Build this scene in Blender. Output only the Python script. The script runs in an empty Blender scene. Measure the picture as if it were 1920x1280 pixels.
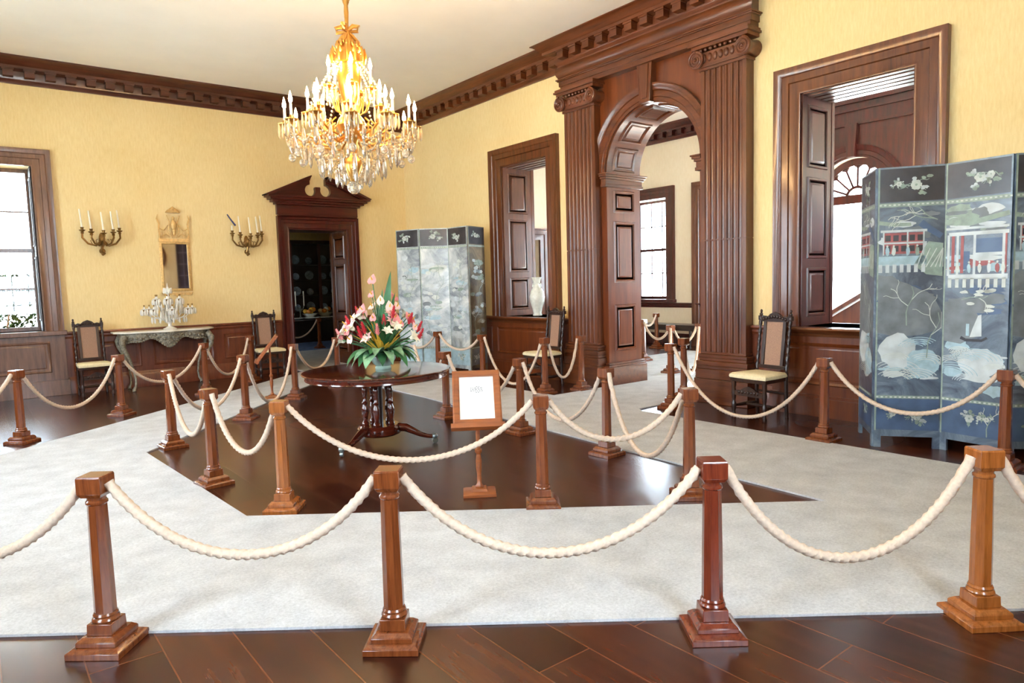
import bpy, bmesh, math, random
from mathutils import Vector, Matrix, Euler
RN = random.Random(11)
PI = math.pi
S = bpy.context.scene
COL = S.collection

# ------------------------------------------------------------------ helpers
def lin(r, g, b):
    f = lambda c: (c/255/12.92) if c/255 <= .04045 else ((c/255+.055)/1.055)**2.4
    return (f(r), f(g), f(b), 1)

class MB:
    """collects geometry for ONE mesh object"""
    def __init__(s):
        s.v = []; s.f = []; s.m = []; s.cur = 0; s.M = None
    def add(s, vs, fs):
        o = len(s.v)
        for p in vs:
            p = Vector(p)
            s.v.append(s.M @ p if s.M is not None else p)
        for f in fs:
            s.f.append([i+o for i in f]); s.m.append(s.cur)
    def box(s, x0, x1, y0, y1, z0, z1):
        s.add([(x0,y0,z0),(x1,y0,z0),(x1,y1,z0),(x0,y1,z0),(x0,y0,z1),(x1,y0,z1),(x1,y1,z1),(x0,y1,z1)],
              [(0,3,2,1),(4,5,6,7),(0,1,5,4),(1,2,6,5),(2,3,7,6),(3,0,4,7)])
    def frustum(s, w0, w1, z0, z1, c=(0,0), d0=None, d1=None):
        d0 = w0 if d0 is None else d0; d1 = w1 if d1 is None else d1
        vs = []
        for w, d, z in ((w0,d0,z0),(w1,d1,z1)):
            vs += [(c[0]-w,c[1]-d,z),(c[0]+w,c[1]-d,z),(c[0]+w,c[1]+d,z),(c[0]-w,c[1]+d,z)]
        s.add(vs, [(0,3,2,1),(4,5,6,7),(0,1,5,4),(1,2,6,5),(2,3,7,6),(3,0,4,7)])
    def rings(s, rings, cap=True, closed=False, loop=True):
        n = len(rings[0]); vs = [p for r in rings for p in r]; fs = []
        R = len(rings); rr = R if closed else R-1
        for i in range(rr):
            j = (i+1) % R
            for k in range(n if loop else n-1):
                l = (k+1) % n
                fs.append((i*n+k, i*n+l, j*n+l, j*n+k))
        if cap and not closed and loop:
            fs.append(tuple(range(n))[::-1]); fs.append(tuple((R-1)*n+k for k in range(n)))
        s.add(vs, fs)
    def lathe(s, prof, n=16, c=(0,0,0), sx=1, sy=1, a0=0):
        s.rings([[(c[0]+sx*r*math.cos(a0+2*PI*k/n), c[1]+sy*r*math.sin(a0+2*PI*k/n), c[2]+z) for k in range(n)] for r, z in prof])
    def tube(s, pts, r, n=8, cap=True, lobes=0, twist=0, amp=.18, closed=False):
        pts = [Vector(p) for p in pts]; N = len(pts); rings = []
        up = None; L = 0
        for i in range(N):
            a = pts[(i-1) % N] if (i > 0 or closed) else pts[0]; b = pts[(i+1) % N] if (i < N-1 or closed) else pts[-1]
            t = (b-a).normalized()
            if up is None:
                up = Vector((0,0,1)) if abs(t.z) < .9 else Vector((1,0,0))
            x = t.cross(up)
            if x.length < 1e-5: x = t.cross(Vector((0,1,0)))
            x.normalize(); up = x.cross(t).normalized()
            if i: L += (pts[i]-pts[i-1]).length
            rad = r[i] if isinstance(r, (list, tuple)) else r
            ring = []
            for k in range(n):
                th = 2*PI*k/n
                q = rad*(1+amp*math.cos(lobes*(th-twist*L))) if lobes else rad
                ring.append(pts[i] + x*(q*math.cos(th)) + up*(q*math.sin(th)))
            rings.append(ring)
        s.rings(rings, cap=cap, closed=closed)
    def ell(s, c, rx, ry=None, rz=None, nu=12, nv=8):
        ry = rx if ry is None else ry; rz = rx if rz is None else rz
        vs = [(c[0],c[1],c[2]-rz)]
        for j in range(1, nv):
            ph = -PI/2+PI*j/nv
            vs += [(c[0]+rx*math.cos(ph)*math.cos(2*PI*k/nu), c[1]+ry*math.cos(ph)*math.sin(2*PI*k/nu), c[2]+rz*math.sin(ph)) for k in range(nu)]
        vs.append((c[0],c[1],c[2]+rz)); fs = []
        for k in range(nu):
            l = (k+1) % nu; fs.append((0, 1+l, 1+k)); b = 1+(nv-2)*nu; fs.append((b+k, b+l, len(vs)-1))
            for j in range(nv-2):
                fs.append((1+j*nu+k, 1+j*nu+l, 1+(j+1)*nu+l, 1+(j+1)*nu+k))
        s.add(vs, fs)
    def prism(s, poly, mp, h0, h1):
        """polygon (u,v) extruded from h0 to h1 through mp(u,v,h)"""
        n = len(poly)
        s.add([mp(u,v,h0) for u,v in poly]+[mp(u,v,h1) for u,v in poly],
              [tuple(range(n))[::-1], tuple(range(n,2*n))]+[(k,(k+1)%n,n+(k+1)%n,n+k) for k in range(n)])
    def rail(s, prof, p0, p1, out):
        """profile (o,z) extruded from p0 to p1 (xy), o along out"""
        rg = []
        for p in (p0, p1):
            rg.append([(p[0]+out[0]*o, p[1]+out[1]*o, z) for o, z in prof])
        s.rings(rg)
    def casing(s, mp, u0, u1, v0, v1, prof, closed=False):
        rg = []
        if closed:
            for fu, fv in ((0,0),(0,1),(1,1),(1,0)):
                rg.append([mp((u0-o) if fu == 0 else (u1+o), (v0-o) if fv == 0 else (v1+o), h) for o, h in prof])
            s.rings(rg, closed=True)
        else:
            rg.append([mp(u0-o, v0, h) for o, h in prof]); rg.append([mp(u0-o, v1+o, h) for o, h in prof])
            rg.append([mp(u1+o, v1+o, h) for o, h in prof]); rg.append([mp(u1+o, v0, h) for o, h in prof])
            s.rings(rg)
    def panel(s, mp, u0, u1, v0, v1, prof=((0,0),(.012,.012),(.03,.004),(.05,-.008),(.075,.004)), nu=1):
        rg = []
        for o, h in prof:
            a, b, c, d = u0+o, u1-o, v0+o, v1-o
            rg.append([mp(a+(b-a)*k/nu, c, h) for k in range(nu+1)]+[mp(b+(a-b)*k/nu, d, h) for k in range(nu+1)])
        s.rings(rg, cap=False)
        last = rg[-1]; n = nu+1
        s.add(last, [(k, k+1, 2*n-2-k, 2*n-1-k) for k in range(nu)])
    def obj(s, name, mats, parent=None, loc=None, rot=None, smooth=40, bevel=0):
        me = bpy.data.meshes.new(name)
        me.from_pydata([tuple(p) for p in s.v], [], s.f)
        if not isinstance(mats, (list, tuple)): mats = [mats]
        for m in mats: me.materials.append(m)
        me.polygons.foreach_set('material_index', s.m)
        bm = bmesh.new(); bm.from_mesh(me); bmesh.ops.recalc_face_normals(bm, faces=bm.faces); bm.to_mesh(me); bm.free()
        if smooth:
            me.polygons.foreach_set('use_smooth', [True]*len(me.polygons))
            me.set_sharp_from_angle(angle=math.radians(smooth))
        me.update()
        o = bpy.data.objects.new(name, me); COL.objects.link(o)
        if parent: o.parent = parent
        if loc: o.location = loc
        if rot: o.rotation_euler = rot
        if bevel:
            b = o.modifiers.new('edge', 'BEVEL'); b.width = bevel; b.segments = 2; b.limit_method = 'ANGLE'; b.angle_limit = math.radians(50)
        return o

def tag(o, label, cat, group=None, kind=None):
    if label: o['label'] = label
    if cat: o['category'] = cat
    if group: o['group'] = group
    if kind: o['kind'] = kind
    return o
def thing(name, label, cat, loc=(0,0,0), rz=0, group=None):
    o = bpy.data.objects.new(name, None); COL.objects.link(o); o.empty_display_size = .1
    o.location = loc; o.rotation_euler = (0,0,rz)
    return tag(o, label, cat, group)
def setting(name, loc=(0,0,0)):
    o = bpy.data.objects.new(name, None); COL.objects.link(o); o.location = loc; o['kind'] = 'structure'; return o
def struct(mb, name, m, parent=None, **k):
    o = mb.obj(name, m, parent, **k)
    o['kind'] = 'structure'
    return o
def dup(root, loc, rz, label, group=None):
    r = root.copy(); COL.objects.link(r); r.location = loc; r.rotation_euler = (0,0,rz); r['label'] = label
    if group: r['group'] = group
    for ch in list(root.children):
        c = ch.copy(); COL.objects.link(c); c.parent = r
        for g in ch.children:
            d = g.copy(); COL.objects.link(d); d.parent = c
    return r

# ------------------------------------------------------------------ materials
def newmat(name):
    m = bpy.data.materials.new(name); m.use_nodes = True
    nt = m.node_tree; b = nt.nodes['Principled BSDF']
    return m, nt, b
def nd(nt, t, **k):
    n = nt.nodes.new(t)
    for a, v in k.items():
        if a in n.inputs.keys(): n.inputs[a].default_value = v
        else: setattr(n, a, v)
    return n
def ramp(nt, cols):
    r = nt.nodes.new('ShaderNodeValToRGB'); e = r.color_ramp.elements
    while len(e) < len(cols): e.new(.5)
    for i, (p, c) in enumerate(cols):
        e[i].position = p; e[i].color = c
    return r
def plain(name, col, rough=.5, metal=0, spec=.5, noise=0, nscale=20, bump=0, trans=0, emit=0, sub=0):
    m, nt, b = newmat(name)
    b.inputs['Roughness'].default_value = rough; b.inputs['Metallic'].default_value = metal
    b.inputs['Specular IOR Level'].default_value = spec; b.inputs['Transmission Weight'].default_value = trans
    if emit:
        b.inputs['Emission Color'].default_value = col; b.inputs['Emission Strength'].default_value = emit
    tc = nd(nt, 'ShaderNodeTexCoord'); n = nd(nt, 'ShaderNodeTexNoise', Scale=nscale, Detail=4.0)
    nt.links.new(tc.outputs['Object'], n.inputs['Vector'])
    k = noise or .06
    r = ramp(nt, [(.3, tuple(c*(1-k) for c in col[:3])+(1,)), (.7, tuple(min(1, c*(1+k)) for c in col[:3])+(1,))])
    nt.links.new(n.outputs['Fac'], r.inputs[0]); nt.links.new(r.outputs[0], b.inputs['Base Color'])
    if bump:
        bp = nd(nt, 'ShaderNodeBump', Strength=bump, Distance=.01); nt.links.new(n.outputs['Fac'], bp.inputs['Height']); nt.links.new(bp.outputs[0], b.inputs['Normal'])
    return m
def wood(name, c1, c2, rough=.3, axis=2, sc=6, coat=.3):
    m, nt, b = newmat(name)
    tc = nd(nt, 'ShaderNodeTexCoord'); mp = nd(nt, 'ShaderNodeMapping')
    st = [sc, sc, sc]; st[axis] = sc*.09
    mp.inputs['Scale'].default_value = st
    nt.links.new(tc.outputs['Object'], mp.inputs['Vector'])
    n1 = nd(nt, 'ShaderNodeTexNoise', Scale=3.0, Detail=6.0, Roughness=.6, Distortion=.2); nt.links.new(mp.outputs[0], n1.inputs['Vector'])
    n2 = nd(nt, 'ShaderNodeTexNoise', Scale=14.0, Detail=3.0); nt.links.new(mp.outputs[0], n2.inputs['Vector'])
    mx = nd(nt, 'ShaderNodeMath', operation='MULTIPLY_ADD'); nt.links.new(n2.outputs['Fac'], mx.inputs[0]); mx.inputs[1].default_value = .3; nt.links.new(n1.outputs['Fac'], mx.inputs[2])
    mid = tuple((a+c)/2 for a, c in zip(c1, c2))
    r = ramp(nt, [(.42, c1), (.62, mid), (.86, c2)])
    nt.links.new(mx.outputs[0], r.inputs[0]); nt.links.new(r.outputs[0], b.inputs['Base Color'])
    b.inputs['Roughness'].default_value = rough
    b.inputs['Coat Weight'].default_value = coat; b.inputs['Coat Roughness'].default_value = .12
    bp = nd(nt, 'ShaderNodeBump', Strength=.03, Distance=.01); nt.links.new(mx.outputs[0], bp.inputs['Height']); nt.links.new(bp.outputs[0], b.inputs['Normal'])
    return m

BR1, BR2 = lin(64,28,12), lin(112,59,27)
W_V = wood('brown_wood_vertical', BR1, BR2, .3, 2)
W_Y = wood('brown_wood_along', BR1, BR2, .3, 1)
W_X = wood('brown_wood_across', BR1, BR2, .3, 0)
W_PAN = wood('panel_wood', lin(82,35,14), lin(118,59,25), .28, 2, 4)
W_DK = wood('dark_mahogany', lin(44,9,7), lin(84,24,15), .3, 2)
W_DKX = wood('dark_mahogany_across', lin(44,9,7), lin(84,24,15), .3, 0)
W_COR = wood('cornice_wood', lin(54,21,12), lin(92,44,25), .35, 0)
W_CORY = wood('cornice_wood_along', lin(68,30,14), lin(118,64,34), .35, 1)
W_WAIN = wood('wainscot_wood', lin(88,38,20), lin(126,64,36), .32, 2, 5)
W_POST = wood('post_wood', lin(86,38,17), lin(132,70,34), .22, 2, 14, .5)
W_TABLE = wood('table_wood', lin(50,14,9), lin(98,36,20), .12, 0, 5, .8)
W_CHAIR = wood('chair_wood', lin(26,13,9), lin(58,32,22), .3, 2, 14)
W_WIN = wood('window_wood', lin(78,48,32), lin(128,88,64), .3, 2)
W_SIGN = wood('sign_wood', lin(118,60,28), lin(160,90,46), .3, 0, 14)
W_SHUT = wood('dull_shaded_shutter_wood', lin(20,13,12), lin(44,28,24), .7, 2, 6, 0)  # shade of the window reveals put into this near-black colour
W_BLACK = wood('ebony_wood', lin(14,8,7), lin(40,22,17), .3, 2)

def wallpaper(name, c, c2):
    m, nt, b = newmat(name)
    tc = nd(nt, 'ShaderNodeTexCoord'); mp = nd(nt, 'ShaderNodeMapping'); mp.inputs['Scale'].default_value = (14,14,2.5)
    nt.links.new(tc.outputs['Object'], mp.inputs[0])
    n = nd(nt, 'ShaderNodeTexNoise', Scale=3.0, Detail=6.0, Roughness=.7); nt.links.new(mp.outputs[0], n.inputs['Vector'])
    n2 = nd(nt, 'ShaderNodeTexNoise', Scale=.9, Detail=3.0); nt.links.new(tc.outputs['Object'], n2.inputs['Vector'])
    a = nd(nt, 'ShaderNodeMath', operation='MULTIPLY_ADD'); a.inputs[1].default_value = .5; nt.links.new(n2.outputs['Fac'], a.inputs[0]); nt.links.new(n.outputs['Fac'], a.inputs[2])
    r = ramp(nt, [(.45, c), (1.0, c2)]); nt.links.new(a.outputs[0], r.inputs[0]); nt.links.new(r.outputs[0], b.inputs['Base Color'])
    b.inputs['Roughness'].default_value = .75; b.inputs['Specular IOR Level'].default_value = .2
    return m
M_PAPER = wallpaper('yellow_wallpaper', lin(224,195,136), lin(240,217,166))
M_HALLW = wallpaper('cream_wallpaper', lin(230,214,188), lin(242,230,210))
M_CEIL = plain('ceiling_plaster', lin(250,245,234), .9, spec=.1, noise=.02, nscale=2)

def floor_mat():
    m, nt, b = newmat('plank_floor')
    tc = nd(nt, 'ShaderNodeTexCoord'); mp = nd(nt, 'ShaderNodeMapping'); mp.inputs['Rotation'].default_value = (0,0,PI/2)
    nt.links.new(tc.outputs['Object'], mp.inputs[0])
    br = nd(nt, 'ShaderNodeTexBrick', Scale=1.0); br.offset = .37
    br.inputs['Mortar Size'].default_value = .003; br.inputs['Brick Width'].default_value = 1.9; br.inputs['Row Height'].default_value = .28
    br.inputs['Color1'].default_value = (.15,.15,.15,1); br.inputs['Color2'].default_value = (.85,.85,.85,1); br.inputs['Mortar'].default_value = (.0,.0,.0,1); br.inputs['Bias'].default_value = 0
    nt.links.new(mp.outputs[0], br.inputs['Vector'])
    m2 = nd(nt, 'ShaderNodeMapping'); m2.inputs['Scale'].default_value = (9,.8,1); nt.links.new(tc.outputs['Object'], m2.inputs[0])
    n = nd(nt, 'ShaderNodeTexNoise', Scale=2.2, Detail=6.0, Roughness=.6, Distortion=.3); nt.links.new(m2.outputs[0], n.inputs['Vector'])
    a = nd(nt, 'ShaderNodeMath', operation='MULTIPLY_ADD'); a.inputs[1].default_value = .45; nt.links.new(br.outputs['Color'], a.inputs[0]); nt.links.new(n.outputs['Fac'], a.inputs[2])
    r = ramp(nt, [(.42, lin(36,13,8)), (.7, lin(58,25,15)), (1.0, lin(84,42,24))])
    mx = nd(nt, 'ShaderNodeMix', data_type='RGBA'); mx.inputs[7].default_value = lin(150,92,60); sc = nd(nt, 'ShaderNodeMath', operation='MULTIPLY'); sc.inputs[1].default_value = .4
    nt.links.new(br.outputs['Fac'], sc.inputs[0]); nt.links.new(sc.outputs[0], mx.inputs[0]); nt.links.new(a.outputs[0], r.inputs[0]); nt.links.new(r.outputs[0], mx.inputs[6]); nt.links.new(mx.outputs[2], b.inputs['Base Color'])
    # seams worn pale
    b.inputs['Roughness'].default_value = .2
    n3 = nd(nt, 'ShaderNodeTexNoise', Scale=.6, Detail=1.0); nt.links.new(tc.outputs['Object'], n3.inputs['Vector'])
    rr = nd(nt, 'ShaderNodeMapRange'); rr.inputs['To Min'].default_value = .15; rr.inputs['To Max'].default_value = .34; nt.links.new(n3.outputs['Fac'], rr.inputs['Value']); nt.links.new(rr.outputs[0], b.inputs['Roughness'])
    bp = nd(nt, 'ShaderNodeBump', Strength=.03, Distance=.003); nt.links.new(a.outputs[0], bp.inputs['Height']); nt.links.new(bp.outputs[0], b.inputs['Normal'])
    return m
M_FLOOR = floor_mat()
def carpet_mat():
    m, nt, b = newmat('grey_carpet')
    tc = nd(nt, 'ShaderNodeTexCoord'); n = nd(nt, 'ShaderNodeTexNoise', Scale=60.0, Detail=5.0, Roughness=.85); nt.links.new(tc.outputs['Object'], n.inputs['Vector'])
    n2 = nd(nt, 'ShaderNodeTexNoise', Scale=5.0, Detail=4.0); nt.links.new(tc.outputs['Object'], n2.inputs['Vector'])
    a = nd(nt, 'ShaderNodeMath', operation='MULTIPLY_ADD'); a.inputs[1].default_value = .5; nt.links.new(n2.outputs['Fac'], a.inputs[0]); nt.links.new(n.outputs['Fac'], a.inputs[2])
    r = ramp(nt, [(.45, lin(158,160,165)), (1.0, lin(213,215,218))]); nt.links.new(a.outputs[0], r.inputs[0]); nt.links.new(r.outputs[0], b.inputs['Base Color'])
    b.inputs['Roughness'].default_value = .95; b.inputs['Specular IOR Level'].default_value = .1
    bp = nd(nt, 'ShaderNodeBump', Strength=.4, Distance=.006); nt.links.new(n.outputs['Fac'], bp.inputs['Height']); nt.links.new(bp.outputs[0], b.inputs['Normal'])
    return m
M_CARPET = carpet_mat()
def glass_pane():
    m = bpy.data.materials.new('window_glass'); m.use_nodes = True; nt = m.node_tree; nt.nodes.clear()
    o = nd(nt, 'ShaderNodeOutputMaterial'); t = nd(nt, 'ShaderNodeBsdfTransparent'); g = nd(nt, 'ShaderNodeBsdfGlossy', Roughness=.02)
    mx = nd(nt, 'ShaderNodeMixShader'); mx.inputs[0].default_value = .05
    nt.links.new(t.outputs[0], mx.inputs[1]); nt.links.new(g.outputs[0], mx.inputs[2]); nt.links.new(mx.outputs[0], o.inputs[0])
    return m
M_PANE = glass_pane()
M_ROPE = plain('cream_rope', lin(208,186,166), .8, spec=.2, noise=.12, nscale=60)
M_GOLD = plain('gilt', lin(198,148,76), .3, metal=.9, noise=.12)
M_BRASS = plain('aged_brass', lin(142,108,60), .35, metal=.8, noise=.2)
M_STEEL = plain('caster_metal', lin(150,160,158), .3, metal=.8)
M_CRYS = plain('crystal', lin(244,234,214), .05, spec=.9, trans=.75, noise=.04)
M_CRYSB = plain('crystal_bead', lin(240,218,180), .1, spec=.9, trans=.5)
M_CRYSW = plain('white_crystal', lin(246,244,238), .12, spec=.9, trans=.15)
M_WAX = plain('candle_wax', lin(246,238,220), .5)
M_BLUE = plain('blue_candle', lin(52,62,120), .5)
M_SEAT = plain('cream_upholstery', lin(228,214,176), .8, spec=.2, noise=.08, nscale=50, bump=.1)
M_CANE = plain('cane_weave', lin(158,122,100), .6, noise=.25, nscale=140, bump=.3)
M_MARBLE = plain('white_marble', lin(222,216,204), .2, noise=.12, nscale=6)
M_CARVED = plain('silvered_carving', lin(126,120,104), .4, noise=.5, nscale=38, bump=.6)
M_CELADON = plain('celadon_glaze', lin(176,200,184), .15, noise=.1, nscale=12)
M_PORC = plain('white_porcelain', lin(226,228,218), .2, noise=.1, nscale=26)
M_CHINA = plain('blue_white_china', lin(120,132,140), .25, noise=.4, nscale=18)
M_PAPERW = plain('white_paper', lin(240,240,232), .7, noise=.01)
M_INKG = plain('grey_ink', lin(130,132,136), .8)
M_MIRROR = plain('mirror_glass', lin(214,212,222), .03, metal=1, noise=.01)
M_GILTPALE = plain('pale_gilt_frame', lin(212,174,112), .45, metal=.3, noise=.2, nscale=30)
M_LEAF = plain('leaf_green', lin(58,112,66), .4, noise=.35, nscale=9)
M_LEAF2 = plain('variegated_leaf', lin(120,160,122), .4, noise=.45, nscale=16)
M_PINK = plain('pink_petal', lin(236,150,150), .45, noise=.15)
M_PINKL = plain('pale_pink_petal', lin(244,204,196), .5, noise=.12)
M_RED = plain('red_petal', lin(206,56,66), .4, noise=.15)
M_WHITE = plain('white_petal', lin(244,240,216), .5, noise=.05)
M_YEL = plain('yellow_petal', lin(224,176,62), .45, noise=.15)
M_TORCH = plain('dark_bud', lin(84,58,34), .5, noise=.2)
M_SHADOWY = plain('dark_void', lin(20,14,12), .6)
M_RUG = plain('blue_rug', lin(92,112,146), .9, noise=.5, nscale=7)
M_ORANGE = plain('orange_fruit', lin(226,140,52), .5, noise=.2)
M_BOUNCE_GROUND = plain('bounce_ground', lin(222,228,226), .9, noise=.1, nscale=3)  # near-white so the ground outside bounces daylight up to the ceiling
M_BUSH = plain('shrub_leaf', lin(38,50,32), 1.0, spec=.0, noise=.4, nscale=5)
def flame():
    m = bpy.data.materials.new('candle_flame'); m.use_nodes = True; nt = m.node_tree; nt.nodes.clear()
    o = nd(nt, 'ShaderNodeOutputMaterial'); e = nd(nt, 'ShaderNodeEmission'); e.inputs[0].default_value = (1,.62,.27,1); e.inputs[1].default_value = FLAME
    nt.links.new(e.outputs[0], o.inputs[0]); return m
FLAME = 190
M_FLAME = flame()
def lacquer(name, c1, c2, c3, seed):
    m, nt, b = newmat(name)
    tc = nd(nt, 'ShaderNodeTexCoord'); mp = nd(nt, 'ShaderNodeMapping'); mp.inputs['Location'].default_value = (seed, seed*1.7, 0); nt.links.new(tc.outputs['Object'], mp.inputs[0])
    n = nd(nt, 'ShaderNodeTexNoise', Scale=2.6, Detail=8.0, Roughness=.68, Distortion=1.1); nt.links.new(mp.outputs[0], n.inputs['Vector'])
    r = ramp(nt, [(.36, c1), (.5, c2), (.68, c3)]); nt.links.new(n.outputs['Fac'], r.inputs[0]); nt.links.new(r.outputs[0], b.inputs['Base Color'])
    b.inputs['Roughness'].default_value = .3; b.inputs['Coat Weight'].default_value = .5; b.inputs['Coat Roughness'].default_value = .15
    return m
M_LACQ = lacquer('blue_grey_lacquer', lin(62,74,92), lin(94,110,128), lin(140,156,168), 3)
M_LACQL = lacquer('window_sheen_lacquer', lin(112,122,134), lin(172,182,188), lin(222,226,224), 8)  # silvery tone is window reflection put into the base colour
M_LACQD = plain('black_lacquer', lin(60,60,66), .25, noise=.3, nscale=6)
M_LACQB = lacquer('reflected_brown_lacquer', lin(62,54,42), lin(100,88,66), lin(140,124,94), 5)  # brown reflection on the turned end panel, put into its base colour
M_IN1 = plain('inlay_cream', lin(196,204,200), .5, noise=.12)
M_IN2 = plain('inlay_pale_blue', lin(160,188,200), .5, noise=.15)
M_IN3 = plain('inlay_red', lin(152,84,86), .5, noise=.2)
M_IN4 = plain('inlay_grey_rock', lin(112,120,126), .45, noise=.3, nscale=8)
M_INB = plain('inlay_slate_blue', lin(72,94,126), .4, noise=.3, nscale=5)
M_IN5 = plain('inlay_sage', lin(138,156,146), .5, noise=.2)
M_IN6 = plain('inlay_mist', lin(190,200,204), .5, noise=.2, nscale=8)

# ------------------------------------------------------------------ setting: planes of the room
# far wall: y=0 (faces -y). right wall: x=0 (faces -x, 0.65 m thick). hall beyond it to x=5.6
T = .65; CZ = 5.0
onA = lambda u, v, h: (u, -h, v)
onB = lambda u, v, h: (-h, u, v)
onBh = lambda u, v, h: (T+h, u, v)
onF = lambda u, v, h: (5.6-h, u, v)
onD = lambda u, v, h: (-9.3+h, u, v)
onN = lambda u, v, h: (u, -13.6+h, v)

mb = MB(); mb.box(-9.8,6.2,-14.1,7.6,-.15,0); struct(mb, 'floor', M_FLOOR)
mb = MB(); mb.box(-9.8,6.2,-14.1,7.6,CZ,CZ+.2); struct(mb, 'ceiling', M_CEIL)
mb = MB(); mb.box(-60,60,-60,60,-.5,-.45); o = struct(mb, 'ground', M_BOUNCE_GROUND)

# far wall with window and door openings
WA = (-7.58,-6.38,1.0,3.48); DA = (-2.5,-1.34,0,2.66)
mb = MB()
for x0, x1, z0, z1 in ((-9.8,WA[0],0,CZ),(WA[0],WA[1],0,WA[2]),(WA[0],WA[1],WA[3],CZ),(WA[1],DA[0],0,CZ),(DA[0],DA[1],DA[3],CZ),(DA[1],T,0,CZ)):
    mb.box(x0,x1,0,.7,z0,z1)
struct(mb, 'wall_far', M_PAPER)
# right wall: two openings and the arch
OL = (-4.46,-3.30); OR = (-9.82,-8.66); OZ = (.97,3.5)
AC = -6.56; AR = .815; AZ = 3.05
mb = MB()
mb.box(0,T,OL[1],0,0,CZ)
for o in (OL, OR):
    mb.box(0,T,o[0],o[1],0,OZ[0]); mb.box(0,T,o[0],o[1],OZ[1],CZ)
mb.box(0,T,AC+AR,OL[0],0,CZ); mb.box(0,T,OR[1],AC-AR,0,CZ); mb.box(0,T,-14.1,OR[0],0,CZ)
NA = 36
arc = [(AC+AR*math.cos(PI*k/NA), AZ+AR*math.sin(PI*k/NA)) for k in range(NA+1)]
for k in range(NA):
    (a, b), (c, d) = arc[k], arc[k+1]
    mb.prism([(a,b),(a,CZ),(c,CZ),(c,d)], onB, 0, -T)
struct(mb, 'wall_right', M_PAPER, smooth=0)
# left wall (three windows) and near wall behind the camera
WD = [(-3.9,-2.5),(-7.3,-5.9),(-11.3,-9.9)]
mb = MB(); ys = [-14.1]+[e for w in sorted(WD) for e in w]+[.0]
for i in range(0, len(ys), 2): mb.box(-9.8,-9.3,ys[i],ys[i+1],0,CZ)
for a, b in WD: mb.box(-9.8,-9.3,a,b,0,.7); mb.box(-9.8,-9.3,a,b,3.7,CZ)
struct(mb, 'wall_left', M_PAPER)
WN = (-6.6,-5.2)
mb = MB(); mb.box(-9.3,WN[0],-14.1,-13.6,0,CZ); mb.box(WN[1],0,-14.1,-13.6,0,CZ); mb.box(WN[0],WN[1],-14.1,-13.6,0,.7); mb.box(WN[0],WN[1],-14.1,-13.6,3.7,CZ)
struct(mb, 'wall_near', M_PAPER)
# hall walls
FW = [(-2.25,-1.15),(-10.0,-8.9)]
mb = MB()
FD = (AC-.72, AC+.72); FZ = 2.92
segs = [(-14.1,-10.0),(-8.9,FD[0]),(FD[1],-2.25),(-1.15,.9)]
for a, b in segs: mb.box(5.6,6.1,a,b,0,CZ)
for a, b in FW: mb.box(5.6,6.1,a,b,0,1.05); mb.box(5.6,6.1,a,b,3.4,CZ)
farc = [(AC+.72*math.cos(PI*k/24), FZ+.72*math.sin(PI*k/24)) for k in range(25)]
for k in range(24):
    (a, b), (c, d) = farc[k], farc[k+1]; mb.prism([(a,b),(a,CZ),(c,CZ),(c,d)], onF, 0, -.5)
struct(mb, 'wall_hall_far', M_HALLW, smooth=0)
mb = MB(); mb.box(T,2.85,.2,.7,0,CZ); mb.box(3.8,5.6,.2,.7,0,CZ); mb.box(2.85,3.8,.2,.7,2.55,CZ); struct(mb, 'wall_hall_end', M_HALLW)
mb = MB(); mb.box(T,2.4,-14.1,-13.6,0,CZ); mb.box(4.6,5.6,-14.1,-13.6,0,CZ); mb.box(2.4,4.6,-14.1,-13.6,0,.6); mb.box(2.4,4.6,-14.1,-13.6,3.9,CZ); struct(mb, 'wall_hall_near', M_HALLW)  # wide opening made for the added hall window
mb = MB(); mb.box(2.85,3.8,.65,.69,0,2.55); mb.panel(lambda u,v,h:(u,.65-h,v), 2.95,3.7,.2,1.1); mb.panel(lambda u,v,h:(u,.65-h,v), 2.95,3.7,1.25,2.4)
d4 = struct(mb, 'door_4', W_BLACK)
mb = MB(); mb.casing(lambda u,v,h:(u,.2-h,v), 2.85,3.8,0,2.55,[(0,-.02),(0,.03),(.02,.036),(.035,.03),(.13,.03),(.14,.05),(.24,.05),(.25,.07),(.28,.07),(.28,0)]); struct(mb, 'casing', W_V, d4)
# cream facing on the hall side of the shared wall
mb = MB()
for a, b, z0, z1 in ((-13.6,OR[0],0,CZ),(OR[0],OR[1],OZ[1],CZ),(OR[0],OR[1],0,OZ[0]),(OR[1],AC-AR,0,CZ),(AC+AR,OL[0],0,CZ),(OL[0],OL[1],OZ[1],CZ),(OL[0],OL[1],0,OZ[0]),(OL[1],.2,0,CZ)):
    mb.box(T,T+.004,a,b,z0,z1)
struct(mb, 'wall_hall_side', M_HALLW)
# dining room beyond the far door
mb = MB(); mb.box(-4.3,-4,.7,4.3,0,CZ); mb.box(-4.3,-4,5.1,7.3,0,CZ); mb.box(-4.3,-4,4.3,5.1,0,1.0); mb.box(-4.3,-4,4.3,5.1,2.1,CZ); struct(mb, 'wall_dining_left', M_PAPER)  # opening made for the added dining room window
mb = MB(); mb.box(2.8,3.1,.7,7.3,0,CZ); struct(mb, 'wall_dining_right', M_PAPER)
mb = MB(); mb.box(-4,2.8,7,7.3,0,CZ); struct(mb, 'wall_dining_far', M_PAPER)

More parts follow.
